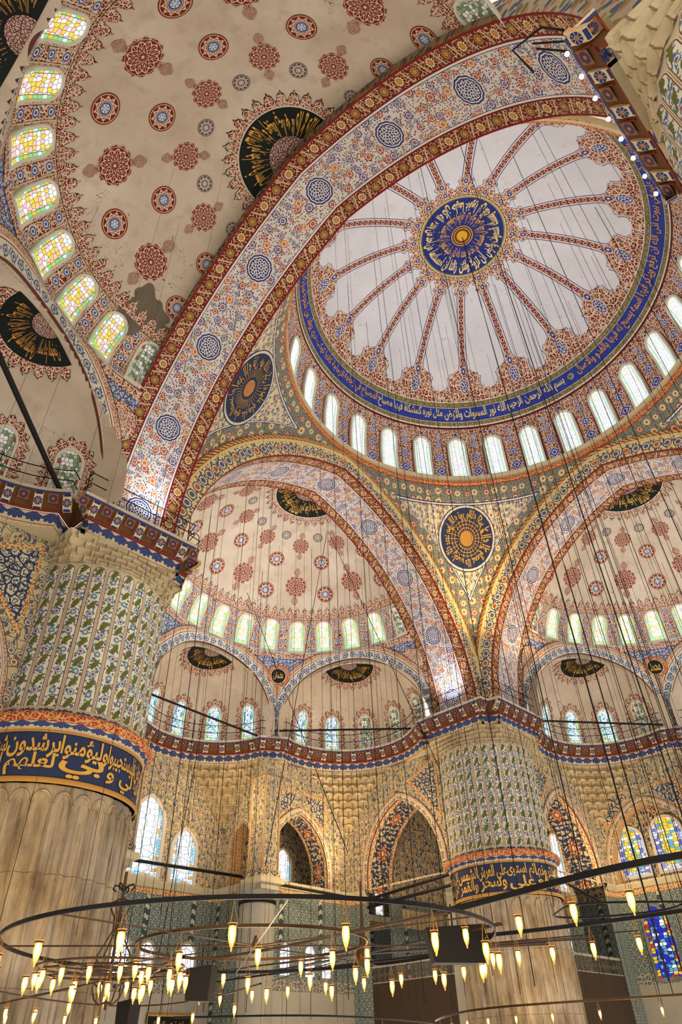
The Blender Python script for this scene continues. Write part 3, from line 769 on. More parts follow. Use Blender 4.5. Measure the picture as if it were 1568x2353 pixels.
# drum foot: ring mouldings, a real projecting gallery
mb = MB()
def ring(mb, prof, mat, n=160, us=11.75):
    mb.grid([[(r * math.cos(a), r * math.sin(a), z) for a in np.linspace(0, 2 * PI, n + 1)] for r, z, v in prof], [[(a * us, v) for a in np.linspace(0, 2 * PI, n + 1)] for r, z, v in prof], mat, smooth=False)
ring(mb, [(11.75, 28.58, 0), (11.52, 28.6, .2), (11.45, 28.52, .3), (11.5, 28.3, .5), (11.62, 28.2, .6)], M['ledge'])
ring(mb, [(11.62, 28.2, 0), (11.5, 28.12, .2), (11.48, 27.9, .4), (11.6, 27.78, .55)], M['torus'])
ring(mb, [(11.6, 27.78, 0), (11.72, 27.7, .2), (11.8, 27.5, .3)], M['ledge'])
o = mb.build('trim_1', kind='structure')
# drum windows
for k in range(28):
    az = math.radians(45) + k * 2 * PI / 28
    if not (-62 < ((math.degrees(az) + 180) % 360 - 180) < 125): continue
    def f(x, y, off=0., az=az):
        z = 28.72 + y; r = drum_r(z) - off; a = az - x / DR
        return np.array([r * math.cos(a), r * math.sin(a), z])
    window(f, .57, 3.28, M['gD'], M['frame'], .12, .10)
# ------------------------------------------------------------------ great arches
ARN = {'N': 'broad floral great arch rising from the left pier to the near pier at top right', 'E': 'floral great arch framing the half dome straight ahead', 'S': 'floral great arch at the right of the frame lit orange at its foot'}
for d in 'NES':
    s, z, nx, nz, a = ARCH
    mb = MB(); W = np.linspace(CI, CO, 5)
    mb.grid([[L2W(d, o, s[i], z[i]) for o in W] for i in range(len(s))], [[(a[i], o - (CI + CO) / 2) for o in W] for i in range(len(s))], M['soffit'])
    prof = [(0, 0), (.06, .03), (.95, .03), (1.0, .10), (1.08, .16), (1.3, .16), (1.36, 0)]
    mb.grid([[L2W(d, CI - p, s[i] + nx[i] * q, z[i] + nz[i] * q) for q, p in prof] for i in range(len(s))], [[(a[i], q) for q, p in prof] for i in range(len(s))], M['face'])
    mb.grid([[L2W(d, CO + p, s[i] + nx[i] * q, z[i] + nz[i] * q) for q, p in ((0, 0), (.35, .02), (.8, .02))] for i in range(len(s))], [[(a[i], q) for q, p in ((0, 0), (.35, 0), (.8, 0))] for i in range(len(s))], M['face_out'])
    o = mb.build('great_arch'); tag(o, ARN[d], 'arch')
# ------------------------------------------------------------------ pendentives
PN = {(-1, 1): 'curved triangular pendentive above the left pier with an oval dark calligraphy roundel', (1, 1): 'curved triangular pendentive above the far pier glowing gold with a round calligraphy disc', (1, -1): 'pendentive at the right edge beneath the dome ring'}
for (sx, sy), lab in PN.items():
    mid = math.atan2(sy, sx)
    def pp(x, zz, off=0.):
        r = pend_r(zz) - off; a = mid - x / pend_r(zz)
        return np.array([r * math.cos(a), r * math.sin(a), zz])
    mb = MB(); rows, uv = [], []
    for zz in np.linspace(13.4, 27.95, 60):
        h = pend_h(zz) * pend_r(zz)
        rows.append([pp(h * t, zz) for t in np.linspace(-1, 1, 33)]); uv.append([(h * t, zz) for t in np.linspace(-1, 1, 33)])
    mb.grid(rows, uv, M['pend']); o = mb.build('pendentive'); tag(o, lab, 'pendentive')
    if (sx, sy) == (1, -1): continue
    mb = MB(); R = 1.78; zc = 24.55
    f = lambda x, y, off=0.: pp(x, zc + y, off)
    stamp(mb, f, lambda a: R * 1.10, M['navy'], R, 3, 64, .02); stamp(mb, f, lambda a: R * 1.07, M['frame'], R, 3, 64, .03); stamp(mb, f, lambda a: R, M['navy'], R, 5, 64, .04)
    if sx > 0:
        W = ['الله نور', 'محمد رسول', 'سبحان الله', 'والحمد لله', 'لا اله الا', 'والله اكبر']
        disc_text(mb, f, W, 1.05, 1.68, M['gold'], PI / 2, PI / 2 + 2 * PI, False, .06)
        for q in (.62, .82, 1.02):
            mb.tube([f(q * math.cos(a), q * math.sin(a), .06) for a in np.linspace(0, 2 * PI, 41)[:-1]], .022, M['gold'], 4, True)
        for k in range(24):
            a = 2 * PI * k / 24; mb.tube([f(q * math.cos(a), q * math.sin(a), .06) for q in (.5, .8, 1.15)], .018, M['gold'], 4)
        stamp(mb, f, lambda a: .46, M['goldline'], .46, 2, 24, .06)
    else:
        disc_text(mb, f, ['قل هو الله', 'احد الله', 'الصمد لم', 'يلد ولم', 'يولد ولم', 'يكن له'], 1.0, 1.68, M['gold'], PI / 2, PI / 2 + 2 * PI, False, .06, .005)
        for k in range(36):
            a = 2 * PI * k / 36; mb.tube([f(q * math.cos(a), q * math.sin(a), .06) for q in (.58, .8, 1.05)], .014, M['gold'], 4)
        stamp(mb, f, lambda a: .42, M['orange'], .56, 2, 24, .06); stamp(mb, f, lambda a: .36, M['torus'], .3, 2, 24, .07)
    mb.build('calligraphy_roundel', parent=o)

# ------------------------------------------------------------------ half domes
def rosette(mb, f, R):
    o12 = lambda a: R * (.90 + .10 * abs(math.cos(a * 6)) ** 2)
    for off, g, m in ((.012, 1.06, 'ara'), (.02, 1., 'rosette')):
        stamp(mb, f, lambda a: o12(a) * g, M[m], R, 3, 72, off)
    for sg in (1, -1):
        for off, m, e in ((.024, 'ara3', 1.), ):
            ribbon(mb, lambda x, y, o_: f(x, y * sg, o_), [(0, R * .92), (0, R * 1.22)], -R * .11, R * .11, M[m], off)
            stamp(mb, lambda x, y, o_: f(x, sg * (y + R * 1.1), o_), lambda a: R * .2, M[m], R * .3, 2, 16, off)
            g = lambda x, y, o_: f(x, sg * (y + R * 1.42), o_)
            stamp(mb, g, lambda a: R * .33 * (.78 + .55 * max(0, math.sin(a)) ** 8 + .25 * abs(math.cos(a))), M[m], R * .3, 2, 32, off)
SDN = {'N': 'tan plaster half dome at upper left with dark red rosettes and medallions', 'E': 'pale half dome straight ahead dotted with rosettes, seen through the middle arch', 'S': 'half dome at the right edge dotted with rosettes behind many cables'}
DL = math.radians(12.45)
for d in 'NES':
    mb = MB(); ps = np.linspace(-math.radians(89), math.radians(89), 91)
    t1 = sd_t(2.3); tb = STB - 2.62; ts = np.concatenate([np.linspace(t1, tb, 26), ])
    mb.grid([[sd_pt(d, p, t) for t in ts] for p in ps], [[(p * 9, t) for t in ts] for p in ps], M['plaster'])
    ts = np.linspace(tb, STB, 9)
    mb.grid([[sd_pt(d, p, t) for t in ts] for p in ps], [[(p / DL, STB - t) for t in ts] for p in ps], M['belt'])
    fc = crown_local(d); A0, A1 = math.radians(1), math.radians(179)
    stamp(mb, fc, lambda a: 2.32, M['black'], 1., 8, 60, 0., A0, A1)
    stamp(mb, fc, lambda a: .98, M['ara2'], .98 / 1.2, 3, 40, .02, A0, A1)
    # lobes round the crown disc
    NL_ = 16
    lob = lambda s_: .18 + .52 * ogee(frac1(s_))
    def frac1(x): return x - math.floor(x)
    for off, g, m in ((.02, .05, 'dark'), (.03, 0., 'lobes')):
        rows, uv = [], []
        for i in range(NL_ * 22 + 1):
            a = A0 + (A1 - A0) * i / (NL_ * 22); h = .2 + .50 * ogee(frac1(i / 22.)) + g
            rows.append([fc(q * math.cos(a), q * math.sin(a), off) for q in np.linspace(2.32, 2.32 + h, 5)]); uv.append([(a * 2.6, q) for q in np.linspace(2.32, 2.32 + h, 5)])
        mb.grid(rows, uv, M[m])
    mb.tube([fc(2.33 * math.cos(a), 2.33 * math.sin(a), .03) for a in np.linspace(A0, A1, 60)], .03, M['frame'], 4)
    # pointed lobes above the windows
    n = 46
    for off, g, m in ((.012, .05, 'dark'), (.022, 0., 'lobes')):
        rows, uv = [], []
        for i in range(n * 22 + 1):
            p = -math.radians(89) + math.radians(178) * i / (n * 22); h = .10 + .66 * ogee(frac1(i / 22.)) + g
            rows.append([sd_pt(d, p, tb - q, off) for q in np.linspace(-.02, h, 4)]); uv.append([(p * 8.4, q) for q in np.linspace(0, h, 4)])
        mb.grid(rows, uv, M[m])
    # rosettes and round medallions
    for deg in (-69.6, -34.8, 0, 34.8, 69.6):
        rosette(mb, sd_local(d, math.radians(deg), sd_t(6.68)), .74)
        rosette(mb, sd_local(d, math.radians(deg), sd_t(4.25)), .56)
    for deg in (-87, -52.2, -17.4, 17.4, 52.2, 87):
        for r, R, m in ((7.1, .58, 'disc'), (5.3, .54, 'disc'), (3.68, .34, 'disc2')):
            if abs(deg) > 80: R *= .9
            stamp(mb, sd_local(d, math.radians(deg), sd_t(r)), lambda a: R, M[m], R, 3, 40, .02)
    o = mb.build('half_dome'); tag(o, SDN[d], 'half dome')
    mb = MB()
    words = ['الله لا اله', 'الا هو الحي', 'القيوم لا', 'تاخذه سنة', 'ولا نوم له', 'ما في السموات']
    f2 = lambda x, y, off=0.: fc(x, y, off)
    # right is increasing psi seen from inside: mirror the angle
    disc_text(mb, lambda x, y, off=0.: fc(-x, y, off), words, 1.02, 2.2, M['gold'], math.radians(8), math.radians(172), True, .03, .006)
    mb.build('inscription', parent=o)
    for k in range(-7, 8):
        blind = abs(k) == 7
        window(sd_local(d, k * DL, STB - .28), .47, 2.02, M['gF'] if blind else (M['gY'] if d == 'N' else M['gYl']), M['frame'], .10, .05, off=.02)

# damaged plaster beside the near arch
mb = MB(); fp = sd_local('N', math.radians(79), sd_t(7.75))
stamp(mb, fp, lambda a: .95 * (1 + .22 * math.sin(3 * a + 1) + .12 * math.sin(7 * a)) * (1.25 if math.sin(a) < 0 else .9), m_plain('bare_mortar', (110, 98, 82), .95, .3, 1.5), 1., 3, 48, .014)
o = mb.build('plaster_patch'); tag(o, 'grey patch of bare mortar where plaster has fallen from the left half dome', 'damage')

# ------------------------------------------------------------------ exedrae (small half domes), their arches and spandrels
RC = 9.25
def rcyl(psi, z):
    """plan radius of the drum under a half dome: it opens out to the corner cusps and to the arch feet"""
    t = np.clip((19.5 - z) / 5.75, 0, 1); p = abs(math.degrees(psi)); r = RC + 1.05 * t * math.exp(-((p - 30) / 5.5) ** 2)
    w = np.clip((p - 62) / 28., 0, 1) ** 1.5; k_ = len(ARCH[0]) // 2
    se = float(np.interp(z, ARCH[1][:k_ + 1], -ARCH[0][:k_ + 1])) + .02
    return r + w * max(0., se - RC)
def cyl(d, psi, z, off=0.): r = rcyl(psi, z) - off; return L2W(d, SC + r * math.cos(psi), r * math.sin(psi), z)
def ex_curve(ph): return 13.75 + 5.1 * math.sqrt(max(0, 1 - (ph / math.radians(29.6)) ** 2))
EXL = {('N', 1): 'small half dome at far left with a black calligraphy crown', ('N', 0): 'small half dome cut by the top left corner', ('E', -1): 'small half dome hidden behind the left pier', ('E', 0): 'small half dome just right of the left pier', ('E', 1): 'small half dome left of the far pier', ('S', -1): 'small half dome right of the far pier', ('S', 0): 'small half dome at the right edge'}
for (d, sgn), lab in EXL.items():
    psi = math.radians(60 * sgn); mb = MB()
    co_ = ex_c(psi)
    def ept(b, r, zz, off=0.):
        g = 1. + (.09 * min(1, max(0, (b * sgn - math.radians(35)) / math.radians(37))) ** 1.2 if sgn else 0.)
        return L2W(d, co_[0] + (r * g - off) * math.cos(psi + b), co_[1] + (r * g - off) * math.sin(psi + b), zz)
    ER, EZ, EH = EXR, 14.6, 4.05
    def ez(r): return EZ + EH * math.sqrt(max(0, 1 - (r / ER) ** 2))
    B = np.linspace(-math.radians(100), math.radians(100), 81)
    rows = []; zr = [(ER, 13.75), (ER, EZ)] + [(ER * math.cos(a), EZ + EH * math.sin(a)) for a in np.linspace(.1, PI / 2 - .01, 26)]
    pts = np.array([[ept(b, r, zz) for r, zz in zr] for b in B])
    loc_r = np.array([[math.hypot(co_[0] - SC + r * math.cos(psi + b), co_[1] + r * math.sin(psi + b)) for r, zz in zr] for b in B])
    lp = np.array([[abs(math.atan2(co_[1] + r * math.sin(psi + b), co_[0] - SC + r * math.cos(psi + b)) - psi) for r, zz in zr] for b in B])
    zc_ = (pts[:-1, :-1, 2] + pts[1:, 1:, 2]) / 2; lpc = (lp[:-1, :-1] + lp[1:, 1:]) / 2; lrc = (loc_r[:-1, :-1] + loc_r[1:, 1:]) / 2
    rc_ = np.array([[rcyl(min(psi_, math.radians(30)) + abs(psi), z_) for psi_, z_ in zip(r1, r2)] for r1, r2 in zip(lpc, zc_)])
    ok = lrc > np.minimum(rc_, 9.5) - .12
    ok &= ~((np.abs((B[:-1] + B[1:]) / 2) > math.radians(94))[:, None] & (zc_ < 15.2))
    mb.grid(pts, [[(b * 4, q * .3) for q in range(len(zr))] for b in B], M['plaster'], mask=ok)
    # crown disc, lobes
    def elocal(x, y, off=0.):      # y outwards from the centre of the exedra
        r = math.hypot(x, y); b = math.atan2(x, y); return ept(b, r, ez(r) - off)
    y0 = .92; fcr = lambda x, y, off=0.: elocal(x, y + y0, off)
    A0, A1 = math.radians(4), math.radians(176)
    stamp(mb, fcr, lambda a: 1.62, M['black'], 1.5, 5, 48, .03, 0, PI)
    stamp(mb, fcr, lambda a: .56, M['ara2'], .52, 2, 24, .045, 0, PI)
    for off, g, m in ((.035, .04, 'dark'), (.045, 0., 'lobes')):
        rows, uv = [], []
        for i in range(12 * 20 + 1):
            a = A0 + (A1 - A0) * i / 240.; h = .14 + .36 * ogee(frac1(i / 20.)) + g
            rows.append([fcr(q * math.cos(a), q * math.sin(a), off) for q in np.linspace(1.62, 1.62 + h, 4)]); uv.append([(a * 1.7, q) for q in np.linspace(1.5, 1.5 + h, 4)])
        mb.grid(rows, uv, M[m])
    disc_text(mb, lambda x, y, off=0.: fcr(-x, y, off + .03), ['هو الله الذي', 'لا اله الا هو', 'الملك القدوس', 'السلام المؤمن'], .64, 1.54, M['orange'] if d == 'N' else M['gold'], A0 + .1, A1 - .1, True, .03, 0.)
    # lobed red borders round the windows
    offb = math.radians(3)
    for k in (-2, -1, 0, 1, 2):
        b0 = offb * (1 if sgn >= 0 else 1) + math.radians(31 * k)
        fw_ = lambda x, y, off=0., b0=b0: ept(b0 + x / ER, ER, 13.95 + y, off) if 13.95 + y < EZ else ept(b0 + x / ER, ER * math.sqrt(max(0, 1 - ((13.95 + y - EZ) / EH) ** 2)), 13.95 + y, off)
        pth = arch_path(.56, 2.28, 22)
        P_, _ = resample(pth, .05)
        for off, g, m in ((.02, .03, 'dark'), (.03, 0., 'lobes')):
            ribbon(mb, fw_, P_, lambda s_: 0., lambda s_: -(.17 + .24 * ogee(frac1(s_ / .31)) + g), M[m], off)
    o = mb.build('exedra'); tag(o, lab, 'exedra')
    for k in (-2, -1, 0, 1, 2):
        b0 = offb + math.radians(31 * k)
        fw_ = lambda x, y, off=0., b0=b0: ept(b0 + x / ER, ER, 13.95 + y, off) if 13.95 + y < EZ else ept(b0 + x / ER, ER * math.sqrt(max(0, 1 - ((13.95 + y - EZ) / EH) ** 2)), 13.95 + y, off)
        blind = (d, sgn, k) in (('E', 1, 0), ('E', 1, 1), ('E', 1, 2), ('N', 1, 0), ('N', 1, -1), ('N', 1, 1), ('S', -1, 2), ('S', -1, -2), ('N', 1, 2))
        window(fw_, .44, 2.16, M['gF'] if blind else M['gC'], M['frame'], .09, .06, off=.03)
    # the opening arch on the drum of the half dome
    mb = MB(); PH = np.linspace(-math.radians(29.6), math.radians(29.6), 81)
    zz = np.array([ex_curve(p) for p in PH]); S_ = PH * RC
    PT = np.stack([S_, zz], -1); PT = np.vstack([[PT[0] - (0, .4)], PT, [PT[-1] - (0, .4)]])
    PT, _ = resample(PT, .2)
    fo = lambda x, y, off=0.: cyl(d, psi + x / RC, y, off)
    def clampw(x, y, off=0.):      # stay inside this bay
        x = max(-math.radians(30) * RC, min(math.radians(30) * RC, x)); y = min(y, 19.52); return fo(x, y, off)
    ribbon(mb, clampw, PT, 0., 1.08, M['strip'], .10)
    rows = [[fo(x, y, o_) for o_ in (.10, -.15, -.45)] for x, y in PT]; mb.grid(rows, [[(i * .2, q) for q in (0, .08, .1)] for i in range(len(PT))], M['strip'])
    # spandrels
    rows, uv = [], []
    for p in np.linspace(-math.radians(30.3), math.radians(30.3), 83):
        zb = min(ex_curve(p) + .3, 19.45); rows.append([cyl(d, psi + p, q) for q in np.linspace(zb, 19.55, 6)]); uv.append([(p * RC, q) for q in np.linspace(zb, 19.55, 6)])
    mb.grid(rows, uv, M['spandrel'])
    rows = [[cyl(d, psi + p, q, .03) for q in (19.12, 19.3, 19.5)] for p in PH]; mb.grid(rows, [[(p * RC, q) for q in (19.12, 19.3, 19.5)] for p in PH], M['ara'])
    mb.build('exedra_arch', parent=o)
# plastered cusps between neighbouring small half domes
for d in 'NES':
    for sg in (-1, 1):
        mb = MB(); p30 = math.radians(30) * sg; rows = []; uv = []
        for z_ in np.linspace(13.5, 17.4, 14):
            hw = .85 * (1 - ((z_ - 13.5) / 3.9) ** .7 * .97); r_ = rcyl(p30, z_) + .10
            rows.append([L2W(d, SC + r_ * math.cos(p30 + q * hw / r_), r_ * math.sin(p30 + q * hw / r_), z_) for q in (-1, -.5, 0, .5, 1)]); uv.append([(z_, abs(q) * hw) for q in (-1, -.5, 0, .5, 1)])
        mb.grid(rows, uv, M['strip']); mb.build('wall_%s' % {'N': 'west', 'E': 'north', 'S': 'east'}[d], kind='structure')
# roundels on the spandrels
for d, a_, txt in (('E', 30, 'عثمان'), ('S', -30, 'محمد'), ('N', 30, 'عمر')):
    mb = MB(); f = lambda x, y, off=0.: cyl(d, math.radians(a_) + x / RC, 17.85 + y, off)
    for R, m, off in ((.78, 'dark', .11), (.76, 'torus', .115), (.55, 'dark', .12), (.53, 'frame', .125), (.49, 'black', .13)): stamp(mb, f, lambda a: R, M[m], R, 2, 40, off)
    lettering(mb, txt, lambda x, y: f(x, y, .16), -.34, .34, -.28, .28, M['gold'])
    o = mb.build('spandrel_roundel')
    tag(o, {'E': 'small round black calligraphy disc between the two small half domes straight ahead', 'S': 'small round black calligraphy disc between the half domes at the right edge', 'N': 'small calligraphy roundel in the left spandrel beside the near arch'}[d], 'calligraphy disc')
# half roundels on the outer spandrels beside the feet of the great arches
for d, sg in (('N', 1), ('E', 1), ('S', -1)):
    mb = MB(); f = lambda x, y, off=0.: cyl(d, sg * (math.radians(87.) - x / RC), 17.9 + y, off)
    for R, m, off in (((.80, 'dark', .06), (.78, 'ara', .07), (.56, 'frame', .08), (.53, 'ara', .09))):
        stamp(mb, f, lambda a: R, M[m], R, 2, 40, off)
    o = mb.build('spandrel_roundel'); tag(o, {'N': 'red painted roundel half hidden by the near arch at left', 'E': 'red painted roundel half hidden by the foot of the arch straight ahead', 'S': 'red painted roundel in the corner right of the far pier'}[d], 'roundel')
# ------------------------------------------------------------------ cornice: walkway ledge on painted brackets over a palmette frieze
CN = [0]
def cornice(path, smooth_step=None, label=None):
    CN[0] += 1
    mb = MB(); p, t = resample_keep(path)
    sweep(mb, p, [(.9, 13.93, 0), (.02, 13.9, .1), (0, 13.88, .2)], M['ledge']); sweep(mb, p, [(0, 13.88, 0), (0, 13.74, .1)], M['ledge']); sweep(mb, p, [(0, 13.74, 0), (.03, 13.68, .1)], M['blueline'])
    sweep(mb, p, [(.03, 13.68, 0), (.10, 13.66, .05), (.22, 13.52, .2), (.36, 13.26, .4), (.42, 13.16, .5)], M['cove'])
    sweep(mb, p, [(.42, 13.16, 0), (.38, 13.12, 0), (.42, 13.04, 0)], M['redline'])
    sweep(mb, p, [(.44, 13.04, 0), (.5, 12.84, .4), (.56, 12.62, .8), (.56, 12.42, 1.)], M['palm'])
    sweep(mb, p, [(.56, 12.42, 0), (1.2, 12.44, .5), (2.3, 12.47, 1.)], M['ledge'])
    # brackets and rosettes
    pa, s = path_inset(p, .05), np.r_[0, np.cumsum(np.hypot(*np.diff(p, axis=0).T))]
    L = s[-1]; n = int(L / .98)
    pi0 = p
    for k in range(n * 2):
        q = (k + .5) * L / (n * 2)
        i = min(len(s) - 2, int(np.searchsorted(s, q) - 1)); i = max(i, 0); f = (q - s[i]) / max(1e-6, s[i + 1] - s[i])
        pos = pi0[i] + (pi0[i + 1] - pi0[i]) * f; dr = pi0[i + 1] - pi0[i]; dr = dr / (np.linalg.norm(dr) + 1e-9); nn = np.array([-dr[1], dr[0]])
        D = np.array([dr[0], dr[1], 0]); N_ = np.array([nn[0], nn[1], 0]); Z_ = np.array([0, 0, 1.])
        if k % 2 == 0:
            # scrolled bracket block
            hw = .15; prof = [(.06, 13.70), (.05, 13.60), (.14, 13.44), (.26, 13.30), (.36, 13.16), (.45, 13.12)]
            rows = [[(*(pos + dr * sx + nn * (a)), z) for sx in (-hw, -hw, 0, hw, hw)] for a, z in prof]
            for r_, (a, z) in zip(rows, prof):
                r_[0] = (*(pos + dr * -hw + nn * (a + .16)), z + .02); r_[4] = (*(pos + dr * hw + nn * (a + .16)), z + .02)
            uv = [[((j - 2) * .5, (i_ - 2.5) * .55) for j in range(5)] for i_ in range(len(prof))]
            mb.grid(rows, uv, M['bracketW'], smooth=False)
        else:
            c = np.array([*(pos + nn * .17), 13.53]); U = D; V = (N_ * .52 - Z_ * .85); V /= np.linalg.norm(V); Nn = np.cross(U, V); 
            off = -N_ * .02 - Z_ * .03
            quad = [c + U * a * .19 + V * b * .18 + off for a, b in ((-1, -1), (1, -1), (1, 1), (-1, 1))]
            mb.poly(quad, [(-1, -1), (1, -1), (1, 1), (-1, 1)], M['bracket'])
            # slanting leaf-shaped cheek below the coffer
            mb.tube([(*(pos + dr * .20 + nn * .12), 13.56), (*(pos + dr * .24 + nn * .34), 13.22)], .025, M['redline'], 4)
    return mb.build('trim_%d' % (CN[0] + 1), kind='structure')
def resample_keep(path, step=.35):
    p = np.array(path, float); out = [p[0]]
    for i in range(1, len(p)):
        L = np.linalg.norm(p[i] - p[i - 1]); n = max(1, int(L / step))
        for k in range(1, n + 1): out.append(p[i - 1] + (p[i] - p[i - 1]) * k / n)
    return np.array(out), None
def m_bracketW():
    s = Mat('bracket_flower_painting', .7); u, v = s.u, s.v; r = hyp(u, v); a = atan2(v, u)
    c = s.mix(0., (212, 192, 150), (212, 192, 150)); c = s.mix((r < .5) * (r > .17) * (abs(sin(a * 4)) > .25), c, (38, 52, 104)); c = s.mix(r < .15, c, (190, 96, 40))
    c = s.mix(band(abs(v), 1.0, .28) * (abs(u) < .42), c, (38, 52, 104)); c = s.mix(abs(u) > .56, c, (196, 150, 96))
    return s.out(c, .1, 1.)
M['bracketW'] = m_bracketW()
PATHS = {}
PATHS['NP'] = loc_xy('N', [(15.9, -10.85)])[:0] + [(-10.1, -15.9), (-10.1, -10.9), (-10.8, -10.8), (-10.9, -10.1), (-15.9, -10.1), (-15.9, -10.85)]
cornice(PATHS['NP'])
cornice(side_path('N', (0, 1)) + [(-15.9, 10.1), (-10.9, 10.1), (-10.8, 10.8), (-10.1, 10.9), (-10.1, 15.9)] + side_path('E') + [(10.1, 15.9), (10.1, 10.9), (10.8, 10.8), (10.9, 10.1), (15.9, 10.1)] + side_path('S', (-1, 0)))

# ------------------------------------------------------------------ piers
PL = {(-1, 1): 'massive fluted marble pier filling the left edge, with a navy calligraphy band', (1, 1): 'massive fluted marble pier standing right of centre in the distance', (-1, -1): 'fluted pier top with floral flutes overhead in the top right corner'}
PTXT = {(-1, 1): [('اذا دعان', 'دعوة الداع', 22), ('فليستجيبوا', 'لي و', 28), ('وليؤمنوا', 'بي', 30), ('يرشدون', 'لعلهم', 30), ('شهر رمضان', 'الذي انزل', 28), ('فيه القران', 'هدى للناس', 28), ('وبينات من', 'الهدى', 28)],
    (1, 1): [('بغير عمد', 'السموات', 24), ('ترونها', 'رفع', 24), ('ثم استوى', 'على', 30), ('على العرش', 'وسخر', 30), ('الشمس', 'والقمر', 28), ('كل يجري', 'لاجل مسمى', 26), ('يدبر الامر', 'يفصل', 26)],
    (-1, -1): [('بسم الله', 'الرحمن', 40), ('الحمد لله', 'رب العالمين', 40), ('مالك يوم', 'الدين', 40)]}
PR = 2.87; PC = 13.33
def flute_ring(n, R, amp, pw=.5, N=None):
    N = N or n * 8; out = []
    for i in range(N + 1):
        a = 2 * PI * i / N; out.append((a, R + amp * (abs(math.sin(a * n / 2)) ** pw - 1)))
    return out
for (sx, sy), lab in PL.items():
    cx, cy = sx * PC, sy * PC
    pier = empty('pier', (cx, cy, -Z0), lab, 'pier')
    # lower fluted shaft: broad hollows between narrow ridges, round-headed at the top
    mb = MB(); n = 30; zs_ = [-Z0, -3.6, 0, 2.6, 3.15, 3.3, 3.62]
    rows = []
    for z_ in zs_:
        am = .19 if z_ < 3.2 else .04
        R = PR - .02 + (.22 if z_ < -4 else 0)
        rows.append([(cx + (R - am + am * abs(math.cos(a * n / 2)) ** .7) * math.cos(a), cy + (R - am + am * abs(math.cos(a * n / 2)) ** .7) * math.sin(a), z_) for a in np.linspace(0, 2 * PI, n * 8 + 1)])
    mb.grid(rows, [[(a * PR, z_) for a in np.linspace(0, 2 * PI, n * 8 + 1)] for z_ in zs_], M['shaft'])
    for k in range(n):
        a0 = 2 * PI * (k + .5) / n; hw = PI / n * .84
        mb.tube([(cx + (PR - .02) * math.cos(a0 + hw * math.cos(t)), cy + (PR - .02) * math.sin(a0 + hw * math.cos(t)), 3.12 + .32 * math.sin(t)) for t in np.linspace(0, PI, 9)], .045, M['shaft'], 6)
        a1 = 2 * PI * k / n
        mb.tube([(cx + (PR - .01) * math.cos(a1), cy + (PR - .01) * math.sin(a1), z_) for z_ in (-4, 3.12)], .035, M['shaft'], 5)
    mb.build('marble_shaft', parent=pier)
    # inscription band
    mb = MB(); mb.lathe([(PR + .10, 3.62), (PR + .14, 3.7), (PR + .1, 3.78)], M['goldline'], (cx, cy, 0), 96)
    mb.lathe([(PR + .05, 3.76), (PR + .05, 5.12)], M['navy'], (cx, cy, 0), 96)
    mb.lathe([(PR + .08, 5.12), (PR + .11, 5.16), (PR + .08, 5.2)], M['goldline'], (cx, cy, 0), 96)
    band_ = mb.build('inscription_band', parent=pier); band_['label'] = 'navy band with gold calligraphy'
    mb = MB(); view = math.atan2(-9.683 - cy, -22.857 - cx)       # the side turned to the hall
    a = view + math.radians(82)                                  # the phrase starts at its right-hand end
    for up, lo, dg in PTXT[(sx, sy)]:
        da = math.radians(dg)
        for tt, y0, y1, sh in ((up, 4.34, 5.07, 0.), (lo, 3.82, 4.50, .1)):
            lettering(mb, tt, lambda x, y: (cx + (PR + .085) * math.cos(a + x), cy + (PR + .085) * math.sin(a + x), y), -da * (.99 - sh * .3), -da * sh * .5, y0, y1, M['gold'], fatten=.024)
        a -= da
    mb.build('lettering', parent=band_)
    # painted torus and palmette ring
    mb = MB(); ringf = lambda prof, m: mb.grid([[(cx + r * math.cos(a), cy + r * math.sin(a), z) for a in np.linspace(0, 2 * PI, 121)] for r, z, v in prof], [[(a * PR, v) for a in np.linspace(0, 2 * PI, 121)] for r, z, v in prof], m)
    ringf([(PR + .22, 5.42, 0.), (PR + .08, 5.2, 1.)], M['palm']); 
    ringf([(PR + .22, 5.42, 0), (PR + .34, 5.46, .1), (PR + .38, 5.58, .25), (PR + .30, 5.7, .4), (PR + .18, 5.74, .5)], M['torus'])
    ringf([(PR + .18, 5.74, 0), (PR + .1, 5.8, .5), (PR - .03, 5.98, 1.)], M['palm'])
    mb.build('torus_moulding', parent=pier)
    # painted flutes
    mb = MB(); n = 32; zs_ = np.linspace(5.9, 11.62, 6)
    mb.grid([[(cx + (PR - .07 + .05 * abs(math.sin(a * n / 2)) ** .6 * (-1) + .05) * math.cos(a), cy + (PR - .07 + .05 - .05 * abs(math.sin(a * n / 2)) ** .6) * math.sin(a), z_) for a in np.linspace(0, 2 * PI, n * 8 + 1)] for z_ in zs_],
            [[(a * n / (2 * PI) + .5, z_) for a in np.linspace(0, 2 * PI, n * 8 + 1)] for z_ in zs_], M['flute'])
    mb.build('floral_flutes', parent=pier)
    # stalactite capital: tiers of small niches growing from the round shaft to the angular ledge
    mb = MB(); P = [(15.9, 10.66), (10.9 + .56, 10.66), (10.8 + .5, 11.3), (10.66, 10.9 + .56), (10.66, 15.9), (16., 16.)]
    poly = np.array([(x * sx, y * sy) for x, y in P])
    def ray_poly(a):
        best = 9; dx, dy = math.cos(a), math.sin(a)
        for i in range(len(poly)):
            p0 = poly[i] - (cx, cy); p1 = poly[(i + 1) % len(poly)] - (cx, cy); e = p1 - p0; den = dx * e[1] - dy * e[0]
            if abs(den) < 1e-9: continue
            t = (p0[0] * e[1] - p0[1] * e[0]) / den; u = (p0[0] * dy - p0[1] * dx) / den
            if t > 0 and -1e-6 <= u <= 1 + 1e-6: best = min(best, t)
        return best
    NT = 4; rows = []; zt = 11.55; nc = 40; A = np.linspace(0, 2 * PI, nc * 6 + 1); RP = [ray_poly(a) for a in A]
